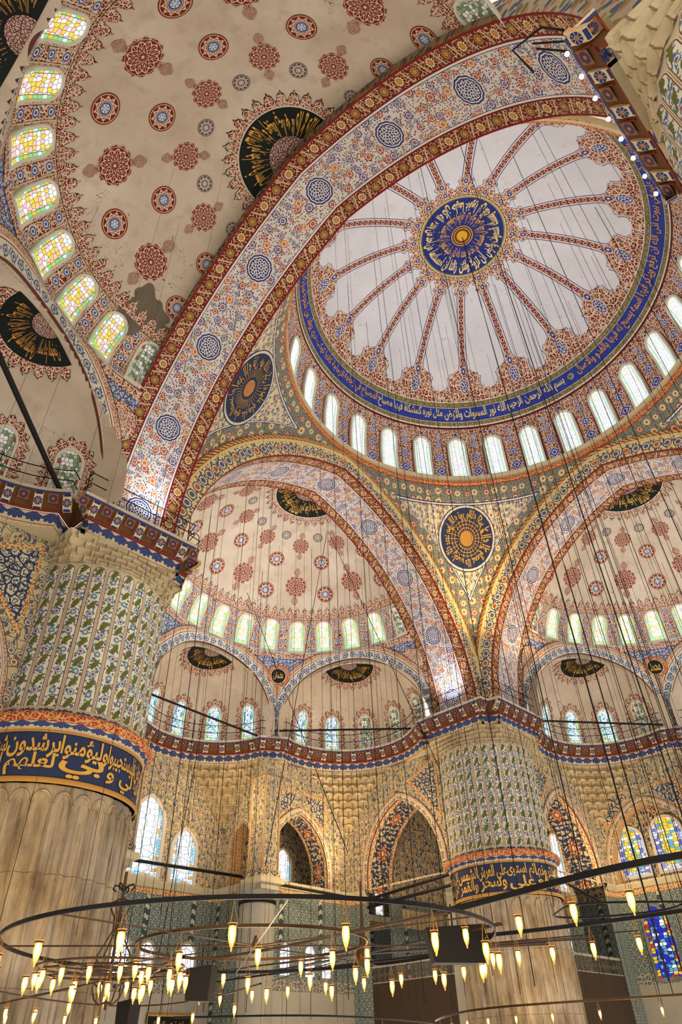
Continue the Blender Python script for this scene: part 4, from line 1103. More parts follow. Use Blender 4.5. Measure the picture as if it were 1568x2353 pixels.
    for k in range(NT):
        f0 = k / NT; f1 = (k + 1) / NT; za = 11.5 + (12.5 - 11.5) * f0; zb = 11.5 + (12.5 - 11.5) * f1
        for fr, z_, nich in ((f0, za, 0), (f1, za + .03, .20), (f1, (za + zb) / 2 + .02, .17), (f1, zb - .02, 0.0)):
            rows.append([(cx + (PR + (max(rp, PR - .1) - PR) * fr - nich * abs(math.sin(a * nc / 2 + k * PI / 2)) ** .6) * math.cos(a), cy + (PR + (max(rp, PR - .1) - PR) * fr - nich * abs(math.sin(a * nc / 2 + k * PI / 2)) ** .6) * math.sin(a), z_) for a, rp in zip(A, RP)])
    mb.grid(rows, [[(a * nc / (2 * PI) + (i // 4 % 2) * .5, i / 4.) for a in A] for i in range(len(rows))], M['stone'], smooth=False)
    mb.build('stalactite_capital', parent=pier)

# ------------------------------------------------------------------ walls under the cornice
def rect(x0, x1, y0, y1): return [(x0, y0), (x1, y0), (x1, y1), (x0, y1)]
def parch(x0, x1, zb, zs_, zt, n=12):
    """pointed arch outline, anticlockwise from bottom left"""
    w = (x1 - x0) / 2; c = (x0 + x1) / 2; pts = [(x0, zb), (x1, zb)]; H = zt - zs_
    e = max(0., (H * H - w * w) / (2 * w)); r = w + e
    am = math.atan2(H, e) if e > 0 else PI / 2
    right = [(c - e + r * math.cos(a), zs_ + r * math.sin(a)) for a in np.linspace(0, am, n)]
    left = [(2 * c - x, z) for x, z in reversed(right)]
    if e == 0: right = [(c + w * math.cos(a), zs_ + H * math.sin(a)) for a in np.linspace(0, PI / 2, n)]; left = [(2 * c - x, z) for x, z in reversed(right)]
    return pts + right + left[1:]
def panel(mb, f, outer, holes, mat):
    """flat wall with openings; f(x, z, off) gives the point"""
    loops = [[Vector((x, z, 0)) for x, z in outer]] + [[Vector((x, z, 0)) for x, z in h] for h in holes]
    tri = tessellate_polygon(loops); pts = [(v.x, v.y) for l in loops for v in l]
    mb.tris([f(x, z, 0.) for x, z in pts], [tuple(t) for t in tri], pts, mat)
def wallf(d, kind, val):
    """kind 'out': plane out = val, x = lat ; 'lat': plane lat = val, x = out; off towards the hall"""
    if kind == 'out': return lambda x, z, off=0.: L2W(d, val - off, x, z)
    s = 1 if val > 0 else -1
    return lambda x, z, off=0.: L2W(d, x, val - s * off, z)
def arch_trim(mb, f, hole, mat, soff=None, depth=1.6, w=.5, flip=1, soffw=None):
    P = hole[1:]; P_, t = resample(P, .12)     # from bottom right over the top to bottom left
    q = np.array(P_); g = np.gradient(q, axis=0); L = np.hypot(g[:, 0], g[:, 1]); nx, ny = g[:, 1] / L, -g[:, 0] / L
    mb.grid([[f(q[i, 0] + nx[i] * a, q[i, 1] + ny[i] * a, .05) for a in (0, w / 2, w)] for i in range(len(q))], [[(t[i], a * 1.08 / w) for a in (0, w / 2, w)] for i in range(len(q))], mat)
    mb.grid([[f(q[i, 0], q[i, 1], b) for b in (.05, -.2, -depth / 2, -depth)] for i in range(len(q))], [[(t[i] - t[-1] / 2, ((-b) / depth - .5) * 2.16) for b in (.05, -.2, -depth / 2, -depth)] for i in range(len(q))], soff or M['lsoff'])

def muqarnas(d, sgn, quads):
    """tiers of niches that hang in the corner between the round cornice and the square walls"""
    psi = math.radians(60 * sgn); c = ex_c(psi); mb = MB(); NT = 8; R0 = 4.78
    for (b0, b1) in quads:
        nb = 13; per = 8; B = np.linspace(math.radians(b0), math.radians(b1), nb * per + 1)
        def sqd(b):
            dx, dy = math.cos(b), math.sin(b)
            if sgn == 0: X1, Y1 = 28.1 - c[0], 4.7 - c[1]
            else: X1, Y1 = 23.9 - c[0], 12.0 - abs(c[1]); dy *= sgn
            t = 99
            if dx > 1e-6: t = min(t, X1 / dx)
            if dy > 1e-6: t = min(t, Y1 / dy)
            if sgn == 0 and dy < -1e-6: t = min(t, -Y1 / dy)
            return t
        Q = np.array([sqd(b) for b in B]); rows = []; RR = []
        for k in range(NT):
            rk = R0 + (6.5 - R0) * (k / NT); rn = R0 + (6.5 - R0) * ((k + 1) / NT); zt = 12.47 - 3.5 * (k / NT); zb = 12.47 - 3.5 * ((k + 1) / NT)
            ph = (k % 2) * per // 2
            cl = np.array([abs(math.sin(PI * ((i + ph) % per) / per)) ** .8 for i in range(len(B))])     # 0 at the cell edges, 1 in the niche
            for z_, ni, up in ((zt, 0., 0.), (zt - .06, 0., 0.), (zt - .10, .75, 0.), ((zt + zb) / 2 - .05, 1., 0.), (zb + .02, .9, .10), (zb, .2, .14)):
                rows.append([L2W(d, c[0] + min(q + .04, rk + .30 * ni * s_) * math.cos(b), c[1] + min(q + .04, rk + .30 * ni * s_) * math.sin(b), z_ + up * s_) for b, q, s_ in zip(B, Q, cl)]); RR.append(rk < Q + .03)
            rows.append([L2W(d, c[0] + min(q + .04, rn) * math.cos(b), c[1] + min(q + .04, rn) * math.sin(b), zb + .02) for b, q in zip(B, Q)]); RR.append(rk < Q + .03)
        RR = np.array(RR); mk = RR[:-1, :-1] | RR[:-1, 1:]
        mb.grid(np.array(rows), [[((j + (i // 7 % 2) * per // 2) / per, (i + .0) / 7.) for j in range(len(B))] for i in range(len(rows))], M['stone'], smooth=False, mask=mk)
    return mb
MQ = [0]
def add_muq(d, sgn, quads, lab):
    o = muqarnas(d, sgn, quads).build('stalactite_vault'); tag(o, lab, 'stalactite carving')
add_muq('E', 0, [(0, 90), (-90, 0)], 'stone stalactite carving hanging below the cornice just right of the left pier')
add_muq('E', 1, [(0, 90)], 'stone stalactite carving below the cornice between two gallery arches, left of the far pier')
add_muq('S', -1, [(-90, 0)], 'stone stalactite carving below the cornice right of the far pier')
add_muq('N', 1, [(0, 90)], 'stone stalactite carving below the cornice at the far left edge')

def gallery_walls(d, sg, full=True, arch2=(5.3, 9.9, 9.5), center=True):
    """the square walls under one corner half dome; sg = side"""
    nm = {'N': 'wall_west', 'E': 'wall_north', 'S': 'wall_east'}[d]
    # wall running outwards beside the pier, with the wide arch
    mb = MB(); f = wallf(d, 'lat', 12. * sg); ar = parch(16.45, 22.4, .7, 6.1, 10.25)
    panel(mb, f, rect(15.8, 23.9, 5.5, 12.45), [[(x, max(z, 5.6)) for x, z in ar]], M['wall'])
    panel(mb, f, rect(22.4, 23.9, -Z0, 5.5), [], M['tiles']); panel(mb, f, rect(15.8, 16.45, -Z0, 5.5), [], M['marble']); panel(mb, f, rect(16.45, 22.4, -Z0, .7), [], M['wood'])
    arch_trim(mb, f, parch(16.45, 22.4, 5.4, 6.1, 10.25), M['strip2'], depth=2.4, w=.46)
    # framed spandrels
    for tri in ([(16.1, 12.2), (18.6, 11.2), (16.1, 8.4)], [(16.25, 11.9), (18.2, 11.1), (16.25, 8.8)]):
        m = M['orn'] if tri[0][0] == 16.1 else M['spandrelD']; o_ = .02 if m is M['orn'] else .03
        mb.poly([f(x, z, o_) for x, z in tri], tri, m)
    mb.build(nm, kind='structure')
    if not full: return
    # wall facing the hall, with the narrower arch
    mb = MB(); f = wallf(d, 'out', 23.9); x0, x1, zt = arch2
    S = lambda pts: [(x * sg, z) for x, z in pts]
    f2 = lambda x, z, off=0.: f(x * sg, z, off)
    hole = parch(x0, x1, 5.5, 6.4, zt)
    panel(mb, f2, rect(4.7, 12., 5.5, 12.45), [[(x, max(z, 5.6)) for x, z in hole]], M['wall'])
    arch_trim(mb, f2, hole, M['strip2'], M['orn'] if d == 'S' else M['lsoff'], depth=.75 if d == 'S' else 1.5, w=.46)
    panel(mb, f2, rect(4.7, 12., .9, 5.5), [], M['tiles']); panel(mb, f2, rect(4.7, 12., .3, .9), [], M['lat2']); panel(mb, f2, rect(4.7, 12., -Z0, .3), [], M['marble'])
    for e, m, o_ in ((0, 'orn', .02), (.2, 'spandrelD', .03)):
        for c_ in (x0 + .15, x1 - .15):
            sx_ = 1 if c_ < (x0 + x1) / 2 else -1
            t = [(c_ - sx_ * .1 + sx_ * e, 10.9 - e), (c_ + sx_ * 2.0 - sx_ * e, 10.9 - e), (c_ + sx_ * 1.2, 9.75 + e * .3), (c_ - sx_ * .1 + sx_ * e, 8.7 + e * 1.6)]
            mb.poly([f2(x, z, o_) for x, z in t], t, M[m])
    mb.build(nm, kind='structure')
    # return wall with the narrow niche, and its painted corner
    mb = MB(); f = wallf(d, 'lat', 4.7 * sg)
    fr = lambda x, z, off=0.: f(x, z, off)
    hole = parch(25.0, 27.0, 5.6, 7.4, 9.0)
    panel(mb, fr, rect(23.9, 28.1, 5.5, 12.45), [hole], M['wall']); arch_trim(mb, fr, hole, M['strip2'], M['orn'], depth=.9, w=.34)
    panel(mb, fr, rect(23.9, 28.1, -Z0, 5.5), [], M['tiles'])
    mb.grid([[fr(x, z, -.9) for z in (5.5, 9.2)] for x in (24.8, 27.2)], [[(x, z) for z in (5.5, 9.2)] for x in (24.8, 27.2)], M['wall2'])
    mb.build(nm, kind='structure')
    # projecting painted corner pillar
    mb = MB(); c0 = np.array([23.62, 4.98]); hw = .62
    def q(a, b): return (23.9 - .28 + a, (4.7 + .28 + b))
    ft = lambda o_, l_, z: L2W(d, o_, l_ * sg, z)
    for z0_, z1_, e, m in ((5.9, 11.2, 0., 'wall'), (11.2, 12.3, -.18, 'wall'), (5.5, 5.9, .12, 'strip2'), (5.2, 5.5, .3, 'ledge'), (4.9, 5.2, .1, 'marble')):
        x0_, x1_, y0_, y1_ = 23.35 - e, 24.6 + e, 4.2 - e, 5.35 + e
        cc = [(x0_, y0_), (x0_, y1_), (x1_, y1_), (x1_, y0_), (x0_, y0_)]
        mb.grid([[ft(a, b, z) for z in (z0_, z1_)] for a, b in cc], [[(k * 1.2, z - z0_) for z in (z0_, z1_)] for k in range(5)], M[m], smooth=False)
        mb.poly([ft(a, b, z0_) for a, b in cc[:4]], cc[:4], M[m])
    for a, b in ((23.35, 4.2), (23.35, 5.35), (24.6, 4.2)):
        mb.tube([ft(a, b, z) for z in (5.9, 11.3)], .07, M['orn'], 6)
    o = mb.build('corner_pillar'); tag(o, 'painted square corner pillar between gallery niche and arch' + (' left of the far pier' if d == 'E' else ' at the right edge'), 'pillar')
    # column under it
    cxy = L2W(d, 24.6, 5.0 * sg, 0)[:2]
    col = empty('gallery_column', (cxy[0], cxy[1], -Z0), 'plain grey marble column with a dark collar under the painted corner pillar' + (' left of the far pier' if d == 'E' else ' at the right edge'), 'column')
    mb = MB(); mb.lathe([(1.3, -Z0), (1.3, -4.2), (1.08, -4.), (1.02, 0), (.98, 4.3), (1.0, 4.35)], M['marble'], (cxy[0], cxy[1], 0), 32); mb.build('shaft', parent=col)
    mb = MB(); mb.lathe([(1.0, 4.3), (1.09, 4.32), (1.09, 4.48), (1.0, 4.5)], M['iron'], (cxy[0], cxy[1], 0), 32); mb.build('collar', parent=col)
    mb = MB(); mb.lathe([(1.0, 4.5), (1.06, 4.6), (1.02, 4.7), (1.3, 5.2)], M['marble'], (cxy[0], cxy[1], 0), 32); mb.build('capital', parent=col)
gallery_walls('E', 1); gallery_walls('S', -1, arch2=(5.9, 11.6, 9.85)); gallery_walls('N', 1, full=True)
gallery_walls('E', -1, full=True, arch2=(5.3, 9.9, 9.5))
# end walls of the centre bays
for d in 'ES':
    mb = MB(); f = wallf(d, 'out', 28.1); nm = {'E': 'wall_north', 'S': 'wall_east'}[d]
    panel(mb, f, rect(-4.7, 4.7, 5.3, 12.45), [], M['wall']); panel(mb, f, rect(-4.7, 4.7, .9, 5.3), [], M['tiles']); panel(mb, f, rect(-4.7, 4.7, .3, .9), [], M['lat2']); panel(mb, f, rect(-4.7, 4.7, -Z0, .3), [], M['marble'])
    mb.build(nm, kind='structure')
# gallery beyond the arches straight ahead
mb = MB(); f = wallf('E', 'out', 28.3)
panel(mb, f, rect(4.7, 27, 5.3, 12.45), [], M['wall2']); panel(mb, f, rect(4.7, 27, .9, 5.3), [], M['tiles']); panel(mb, f, rect(4.7, 27, -Z0, .9), [], M['marble'])
mb.build('wall_north', kind='structure')
mb = MB(); f = wallf('E', 'lat', 22.5); hole = parch(17.2, 24.2, 5.6, 6.4, 10.6)
panel(mb, f, rect(14, 28.3, 5.5, 12.45), [hole], M['wall2']); arch_trim(mb, f, hole, M['strip'], M['lsoff'], 1.8, .6)
panel(mb, f, rect(14, 28.3, 1.2, 5.5), [], M['tiles']); panel(mb, f, rect(14, 28.3, -Z0, 1.2), [], M['marble'])
mb.grid([[f(x, z, -1.8) for z in (5, 11)] for x in (16, 26)], [[(x, z) for z in (5, 11)] for x in (16, 26)], M['wall2'])
mb.build('wall_north', kind='structure')
mb = MB(); mb.grid([[(x, y, 12.48) for y in (23.9, 28.4)] for x in (4.7, 28.4)], [[(x, y) for y in (23.9, 28.3)] for x in (4.7, 28.3)], M['wall2']); mb.grid([[(x, y, 12.49) for y in (12, 28.4)] for x in (12., 28.4)], [[(x, y) for y in (12, 28.3)] for x in (12, 28.3)], M['wall2']); mb.grid([[(x, y, 12.48) for y in (4.7, 12.)] for x in (23.9, 28.4)], [[(x, y) for y in (4.7, 12)] for x in (23.9, 28.3)], M['wall2'])
mb.build('ceiling', kind='structure')
# gallery beyond the arch on the right
mb = MB(); f = wallf('S', 'lat', -22.5); hole = parch(17.2, 24.2, 5.6, 6.4, 10.6)
panel(mb, f, rect(14., 28.3, 5.5, 12.45), [], M['wall2']); panel(mb, f, rect(14., 28.3, -Z0, 5.5), [], M['tiles'])
mb.build('wall_east', kind='structure')
mb = MB(); f = wallf('S', 'out', 24.7)
panel(mb, f, rect(-12.6, -4.6, 5.5, 12.45), [], M['wall2']); mb.build('wall_east', kind='structure')
mb = MB(); f = wallf('S', 'out', 28.4); panel(mb, f, rect(-28.4, -12., 5.5, 12.45), [], M['wall2']); panel(mb, f, rect(-28.4, -12., -Z0, 5.5), [], M['tiles']); mb.build('wall_east', kind='structure')
# shelf mouldings at the level of the gallery windows
def shelf(pts, n=[0]):
    CN[0] += 1
    mb = MB(); p, _ = resample_keep(pts, 1.)
    sweep(mb, p, [(0, 5.15, 0), (-.12, 5.2, .1), (-.3, 5.42, .4), (-.34, 5.5, .5), (0, 5.56, .6)], M['ledge']); sweep(mb, p, [(-.02, 4.86, 0), (-.05, 5.15, .3)], M['orn'])
    mb.build('trim_%d' % (CN[0] + 1), kind='structure')
shelf(loc_xy('E', [(28.1, -4.7), (28.1, 4.7)])); shelf(loc_xy('E', [(28.1, 4.7), (24.7, 4.7)])); shelf(loc_xy('E', [(23.9, 5.4), (23.9, 12.), (22.4, 12.)])); shelf(loc_xy('S', [(22.4, -12.), (23.9, -12.), (23.9, -5.4)])); shelf(loc_xy('E', [(28.3, 12.3), (28.3, 22.5), (14., 22.5)]))
# tall windows
fb = wallf('E', 'out', 28.1); at = lambda f, x0, z0: (lambda x, y, off=0.: f(x0 + x, z0 + y, off))
window(at(fb, -.75, 5.72), .98, 4.2, M['gT'], M['frame'], .22, .10, pointed=.35); window(at(fb, 1.95, 5.62), .78, 2.85, M['gT'], M['frame'], .2, .10, pointed=.35)
window(at(fb, -3.4, 5.7), .85, 2.9, M['gT'], M['frame'], .2, .1, pointed=.35)
fg = wallf('E', 'out', 28.3)
window(at(fg, 9.95, 5.72), .68, 2.9, M['gT'], M['frame'], .16, .1, pointed=.35); window(at(fg, 19.4, 5.6), .42, 3.5, M['gT'], M['frame'], .14, .1, pointed=.35); window(at(fg, 21.6, 5.6), .72, 3.0, M['gT'], M['frame'], .16, .1, pointed=.35)
fs = wallf('S', 'out', 24.65)
for l_, w_, h_ in ((-10.5, .88, 2.75), (-7.95, .95, 2.95)): window(at(fs, l_, 6.0), w_, h_, M['gR'], M['frame'], .16, .1)
window(at(wallf('S', 'lat', -14.2), 21.4, 5.4), .5, 3.2, M['gT'], M['frame'], .12, .06)
window(at(wallf('S', 'out', 23.9), -9.9, .55), .8, 3.6, M['gB'], M['tiles'], .12, .05, pointed=.3)
# lower daylight windows with curtains, lattice screen
for f, x, z, w_, h_ in ((fb, -1.3, .95, .55, 1.7), (fb, .3, .95, .4, 1.6), (fb, 2.9, .95, .5, 1.7), (fg, 6.4, .9, .4, 1.9)):
    window(at(f, x, z), w_, h_, M['gLow'], M['marble'], .12, .08)
f = wallf('E', 'out', 23.9)
for x in (6.5, 8.4, 9.7): window(at(f, x, 1.0), .36, 1.5, M['gLow'], M['tiles'], .1, .05)
f = wallf('E', 'lat', 22.5)
for x in (15.5, 17.8, 20.2, 22.6, 24.8): window(at(f, x, 2.0), .55, 2.1, M['gLow'], M['tiles'], .1, .05)
# lattice parapet of the gallery
def m_lattice():
    s = Mat('pierced_screen', .7); u, v = s.u, s.v; x = cell(u / .42) * .42; y = cell(v / .42) * .42; a = atan2(y, x); r = hyp(x, y)
    hole = (r < .16) * (abs(sin(a * 3)) > .35) * (r > .03); c = s.mix(hole, (86, 74, 58), (10, 10, 10))
    m = s.out(c, 0); n = s.t.nodes.new('ShaderNodeMath'); n.operation = 'SUBTRACT'; n.inputs[0].default_value = 1.; s.t.links.new(hole.k, n.inputs[1]); s.t.links.new(n.outputs[0], s.b.inputs['Alpha']); return m
M['lattice'] = m_lattice()
for k, (d, lab) in enumerate((('E', 'pierced lattice parapet of the gallery left of the far pier'), ('S', 'pierced lattice parapet of the gallery right of the far pier'))):
    sg = 1 if d == 'E' else -1
    mb = MB(); f = wallf(d, 'lat', 12.1 * sg)
    mb.grid([[f(x, z, o_) for z in (.7, 1.5)] for x, o_ in ((16.45, 0), (22.4, 0))], [[(x, z) for z in (0, .84)] for x in (0, 5.95)], M['lattice']); 
    for z_ in (.7, 1.52): mb.tube([f(16.4, z_), f(22.4, z_)], .07, M['marble'], 6)
    o = mb.build('lattice_parapet'); tag(o, lab, 'parapet')
    # curtain behind it
    mb = MB(); rows = []
    for i in range(161):
        x = 14.2 + 10.5 * i / 160; o_ = .12 * math.sin(i * .9) + .05 * math.sin(i * 2.3); rows.append([wallf(d, 'lat', 21.6 * sg)(x, z, o_) for z in (4.6, 3.6)])
    mb.grid(rows, [[(i * .1, z) for z in (0, 1)] for i in range(161)], M['curtain'] if 'curtain' in M else M.setdefault('curtain', m_plain('sand_curtain', (170, 150, 112), .9, .15, 1.)))
    o = mb.build('curtain'); tag(o, 'sand coloured pleated curtain valance in the gallery ' + ('left' if d == 'E' else 'right') + ' of the far pier', 'curtain')
# ------------------------------------------------------------------ ledge railings, tie bars
def railing(path, label, ins=.12, h=1.0):
    mb = MB(); p, _ = resample_keep(path, .5); q = path_inset(p, ins)
    for hz in (.5, 1.0): mb.tube([(a, b, 13.93 + hz * h) for a, b in q], .022, M['iron'], 5)
    s = np.r_[0, np.cumsum(np.hypot(*np.diff(q, axis=0).T))]
    qi = path_inset(p, ins + .35)
    for k in np.arange(.3, s[-1], 1.6):
        a = np.array([np.interp(k, s, q[:, 0]), np.interp(k, s, q[:, 1])]); b = np.array([np.interp(k, s, qi[:, 0]), np.interp(k, s, qi[:, 1])])
        mb.tube([(*a, 13.9), (*a, 15.1)] + [(*(a + (b - a) * (1 - math.cos(t)) * .5), 15.1 + .2 * math.sin(t)) for t in np.linspace(.3, PI, 6)] + [(*b, 14.95)], .018, M['iron'], 5)
    o = mb.build('ledge_railing'); tag(o, label, 'railing'); return o
railing([(-15.9, 10.85), (-15.9, 10.1), (-10.9, 10.1), (-10.8, 10.8), (-10.1, 10.9), (-10.1, 15.9)], 'thin black iron railing on the ledge of the left pier')
railing(side_path('N', (0, 1)), 'thin black iron railing on the cornice at the far left')
railing(side_path('E'), 'thin black iron railing on the cornice straight ahead')
railing([(10.1, 15.9), (10.1, 10.9), (10.8, 10.8), (10.9, 10.1), (15.9, 10.1)], 'thin black iron railing on the ledge of the far pier')
railing(side_path('S', (-1, 0)), 'thin black iron railing on the cornice at the right')
mb = MB()
for k in range(3):
    x = -16.0; mb.tube([(x, -10.2, 13.9), (x - .15, -9.9, 14.5), (x - .2, -9.2, 14.6), (x + .4, -9.3, 14.3)], .03, M['iron'], 5) if k == 0 else mb.tube([(x + .3 * k, -10.2, 13.95), (x + .1 * k, -9.6, 14.9 - .1 * k)], .025, M['iron'], 5)
o = mb.build('ledge_bracket'); tag(o, 'black iron bracket sticking out at the corner of the top right ledge', 'bracket')
# clear bulbs strung under the near ledge
bulb0 = None
for k in range(8):
    x = -15.6 + k * .62; mb = None
    if bulb0 is None:
        mb = MB(); mb.lathe([(0.001, -.07), (.04, -.05), (.055, 0), (.03, .05), (.015, .08)], m_glass('bulb_white', ((255, 240, 255), (240, 255, 255), (255, 255, 255)), 3., 6., None, (255, 255, 255), 0., .5), (0, 0, 0), 10)
        bulb0 = mb.build('light_bulb'); o = bulb0
    else: o = bulb0.copy(); COL.objects.link(o)
    o.location = (x, -10.02, 13.72 + Z0)
    tag(o, 'small bright bulb strung along the edge of the top right ledge', 'light bulb', 'bulbs along the near ledge')

def bar(p0, p1, r, label, name='tie_bar', m='iron'):
    mb = MB(); mb.tube([p0, p1], r, M[m], 8); o = mb.build(name); tag(o, label, 'tie bar'); return o
bar((-4.1, 24.1, 14.15), (3.9, 24.1, 13.75), .07, 'black iron tie bar across the small half dome right of the left pier')
bar(L2W('E', 23.6, 4.6, 14.1), L2W('E', 17., 11.5, 14.1), .07, 'black iron tie bar across the small half dome left of the far pier')
bar(L2W('S', 17.6, -11.2, 14.5), L2W('S', 23.5, -5.6, 14.1), .07, 'black iron tie bar across the small half dome right of the far pier')
bar(L2W('N', 23.6, 4.6, 15.2), L2W('N', 16.6, 10.9, 14.0), .10, 'dark iron tie bar crossing in front of the far left blind windows')
bar((-2.9, 25.9, 5.85), (4.8, 25.9, 5.95), .09, 'black iron tie bar in front of the tall stained window')
bar((5.2, 23.6, 5.3), (12., 21.5, 4.7), .08, 'black iron tie bar below the middle gallery arch')
bar((11.9, 22.2, 5.0), (11.6, 15.6, 5.3), .09, 'upper black tie bar crossing the wide gallery arch left of the far pier'); bar((11.8, 22.3, 4.55), (11.6, 15.6, 4.75), .09, 'lower black tie bar crossing the wide gallery arch left of the far pier')
bar((16., 11.7, 5.1), (21.5, 11.8, 4.3), .09, 'black tie bar crossing the gallery arch right of the far pier')

# ------------------------------------------------------------------ chandeliers: plane z = -1.5, rings seen from below
ZR = -1.5
CAM = np.array([-22.857, -9.683, -3.11]); YAW, PITCH, ROLL, FPX = .8080, .6930, -.034, 1546.9
def load_cam():
    cy, sy = math.cos(YAW), math.sin(YAW); f = np.array([sy * math.cos(PITCH), cy * math.cos(PITCH), math.sin(PITCH)]); r = np.array([cy, -sy, 0.]); u = np.cross(r, f)
    return math.cos(ROLL) * r + math.sin(ROLL) * u, -math.sin(ROLL) * r + math.cos(ROLL) * u, f
CR, CU, CF = load_cam()
def on_z(px, py, z):
    d = CF + CR * (px - 784) / FPX - CU * (py - 1176.5) / FPX; t = (z - CAM[2]) / d[2]; P = CAM + d * t; return np.array([P[0], P[1], z])
def circ(c, r, z, n=72, a0=0., a1=2 * PI): return [(c[0] + r * math.cos(a), c[1] + r * math.sin(a), z) for a in np.linspace(a0, a1, n + 1)]
def flatbar(mb, pts, h, t, m):
    pts = np.array(pts, float); g = np.gradient(pts, axis=0); L = np.hypot(g[:, 0], g[:, 1]) + 1e-9; n = np.stack([-g[:, 1] / L, g[:, 0] / L, 0 * L], -1)
    Z = np.array([0, 0, 1.])
    mb.grid([[p + n_ * a + Z * b for a, b in ((-t, -h), (t, -h), (t, h), (-t, h), (-t, -h))] for p, n_ in zip(pts, n)], [[(i * .1, j * .1) for j in range(5)] for i in range(len(pts))], M[m], smooth=False)
LAMP_AT = []
ch1 = empty('ring_chandelier', (-14.75, .3, ZR), 'large round ring chandelier hanging at the lower left with two concentric iron hoops', 'chandelier')
mb = MB(); flatbar(mb, circ((-14.75, .3), 3.82, ZR, 96), .026, .014, 'iron'); mb.build('outer_hoop', parent=ch1)
mb = MB(); flatbar(mb, circ((-14.75, .35), 1.84, ZR, 64), .022, .012, 'bronze'); mb.build('inner_hoop', parent=ch1)
mb = MB()
for k in range(8):
    a = k * PI / 4 + .2; mb.tube([(-14.75 + r * math.cos(a), .3 + r * math.sin(a), ZR - .02) for r in (.1, 1.84, 3.8)], .012, M['bronze'], 5)
mb.lathe([(.01, -.08), (.05, -.06), (.07, 0), (.04, .05), (.02, .12)], M['bronze'], (-14.75, .3, ZR), 16)
mb.build('spokes', parent=ch1)
for k in range(18): a = 2 * PI * k / 18 + .12; LAMP_AT.append((-14.75 + 3.82 * math.cos(a), .3 + 3.82 * math.sin(a), ZR, .34, 1.))
for k in range(10): a = 2 * PI * k / 10 + .3; LAMP_AT.append((-14.75 + 1.84 * math.cos(a), .35 + 1.84 * math.sin(a), ZR, .3, .95))
# lower tier of the left chandelier: a crown of lamps close together, with the scrolled hanger
c2 = on_z(256, 2222, -1.75)
ch2 = empty('tiered_chandelier', (c2[0], c2[1], -1.9), 'small crowded crown chandelier with scrolled iron hanger in front of the left pier', 'chandelier')
mb = MB()
for R, z in ((1.12, -1.75), (1.08, -1.82), (.75, -1.78), (.45, -1.8)): mb.tube(circ(c2, R, z, 48), .018, M['bronze'], 5)
for k in range(6): a = k * PI / 3; mb.tube([(c2[0] + r * math.cos(a), c2[1] + r * math.sin(a), -1.8) for r in (0, 1.1)], .012, M['bronze'], 5)
mb.build('hoops', parent=ch2)
mb = MB(); x, y = c2[0], c2[1]
mb.tube([(x, y, -2.3), (x, y, -1.2), (x, y, -.9), (x, y, -.4)], .022, M['bronze'], 8); HS = lambda z: -1.8 + (z + 1.8) * .62
for k in range(4):
    a = k * PI / 2 + .6; ca, sa = math.cos(a), math.sin(a)
    mb.tube([(x + r * .7 * ca, y + r * .7 * sa, HS(z)) for r, z in ((.03, -2.45), (.16, -2.5), (.3, -2.38), (.38, -2.15), (.34, -2.05), (.27, -2.12))], .014, M['bronze'], 6)
    mb.tube([(x + r * .7 * ca, y + r * .7 * sa, HS(z)) for r, z in ((.34, -1.62), (.42, -1.5), (.34, -1.36), (.2, -1.1), (.1, -.9), (.12, -.62), (.24, -.42), (.2, -.25), (.05, -.2))], .014, M['bronze'], 6)
    mb.tube([(x + r * .7 * ca, y + r * .7 * sa, HS(z)) for r, z in ((.03, .0), (.12, .12), (.24, .14), (.27, .05), (.2, 0.)) ], .014, M['iron'], 6)
mb.build('scrolled_hanger', parent=ch2)
for k in range(16): a = 2 * PI * k / 16; LAMP_AT.append((c2[0] + 1.1 * math.cos(a), c2[1] + 1.1 * math.sin(a), -1.6, .05, .85))
for k in range(6): a = 2 * PI * k / 6; LAMP_AT.append((c2[0] + .6 * math.cos(a), c2[1] + .6 * math.sin(a), -1.78, .05, .8))
# the great chandelier under the central dome: long arcs and trusses of bars
def arc_px(pts, z, n=24):
    P = np.array([on_z(a, b, z) for a, b in pts]); t = np.linspace(0, 1, len(P)); d = max(2, min(3, len(P) - 1)); q = np.linspace(0, 1, n)
    return np.stack([np.polyval(np.polyfit(t, P[:, i], d), q) for i in range(3)], -1)
ch3 = empty('great_chandelier', (0, 0, ZR), 'vast chandelier of long iron hoops and trusses spanning the lower right', 'chandelier')
def arcpart(nm, pts, z, kind, r, m, lamps=0, drop=.34, sc=1., l0=.06, l1=.94):
    q = arc_px(pts, z); mb = MB()
    if kind == 'flat': flatbar(mb, q, r, r * .5, m)
    else: mb.tube(q, r, M[m], 6)
    mb.build(nm, parent=ch3)
    for k in range(lamps):
        f = l0 + (l1 - l0) * k / max(1, lamps - 1); i = f * (len(q) - 1); j = min(len(q) - 2, int(i)); p = q[j] + (q[j + 1] - q[j]) * (i - j); LAMP_AT.append((p[0], p[1], z, drop, sc))
arcpart('hoop_bar', [(1600, 1960), (1450, 1988), (1300, 2020), (1168, 2058), (1030, 2092)], -1.2, 'flat', .04, 'iron', 5, .42, 1.)
arcpart('hoop_bar', [(1030, 2096), (900, 2122), (760, 2152), (640, 2178), (475, 2205)], -1.2, 'tube', .028, 'bronze', 4, .34, 1.)
arcpart('hoop_bar', [(1600, 2088), (1450, 2108), (1300, 2132), (1190, 2140), (1110, 2150)], -1.3, 'flat', .03, 'iron', 6, .42, .95)
arcpart('hoop_bar', [(475, 2262), (600, 2235), (760, 2228), (900, 2205), (1060, 2180), (1120, 2172)], -1.4, 'tube', .022, 'iron', 9, .36, .9)
arcpart('hoop_bar', [(0, 2306), (100, 2284), (200, 2262), (330, 2230), (420, 2200)], -1.7, 'tube', .022, 'bronze', 6, .3, .85)
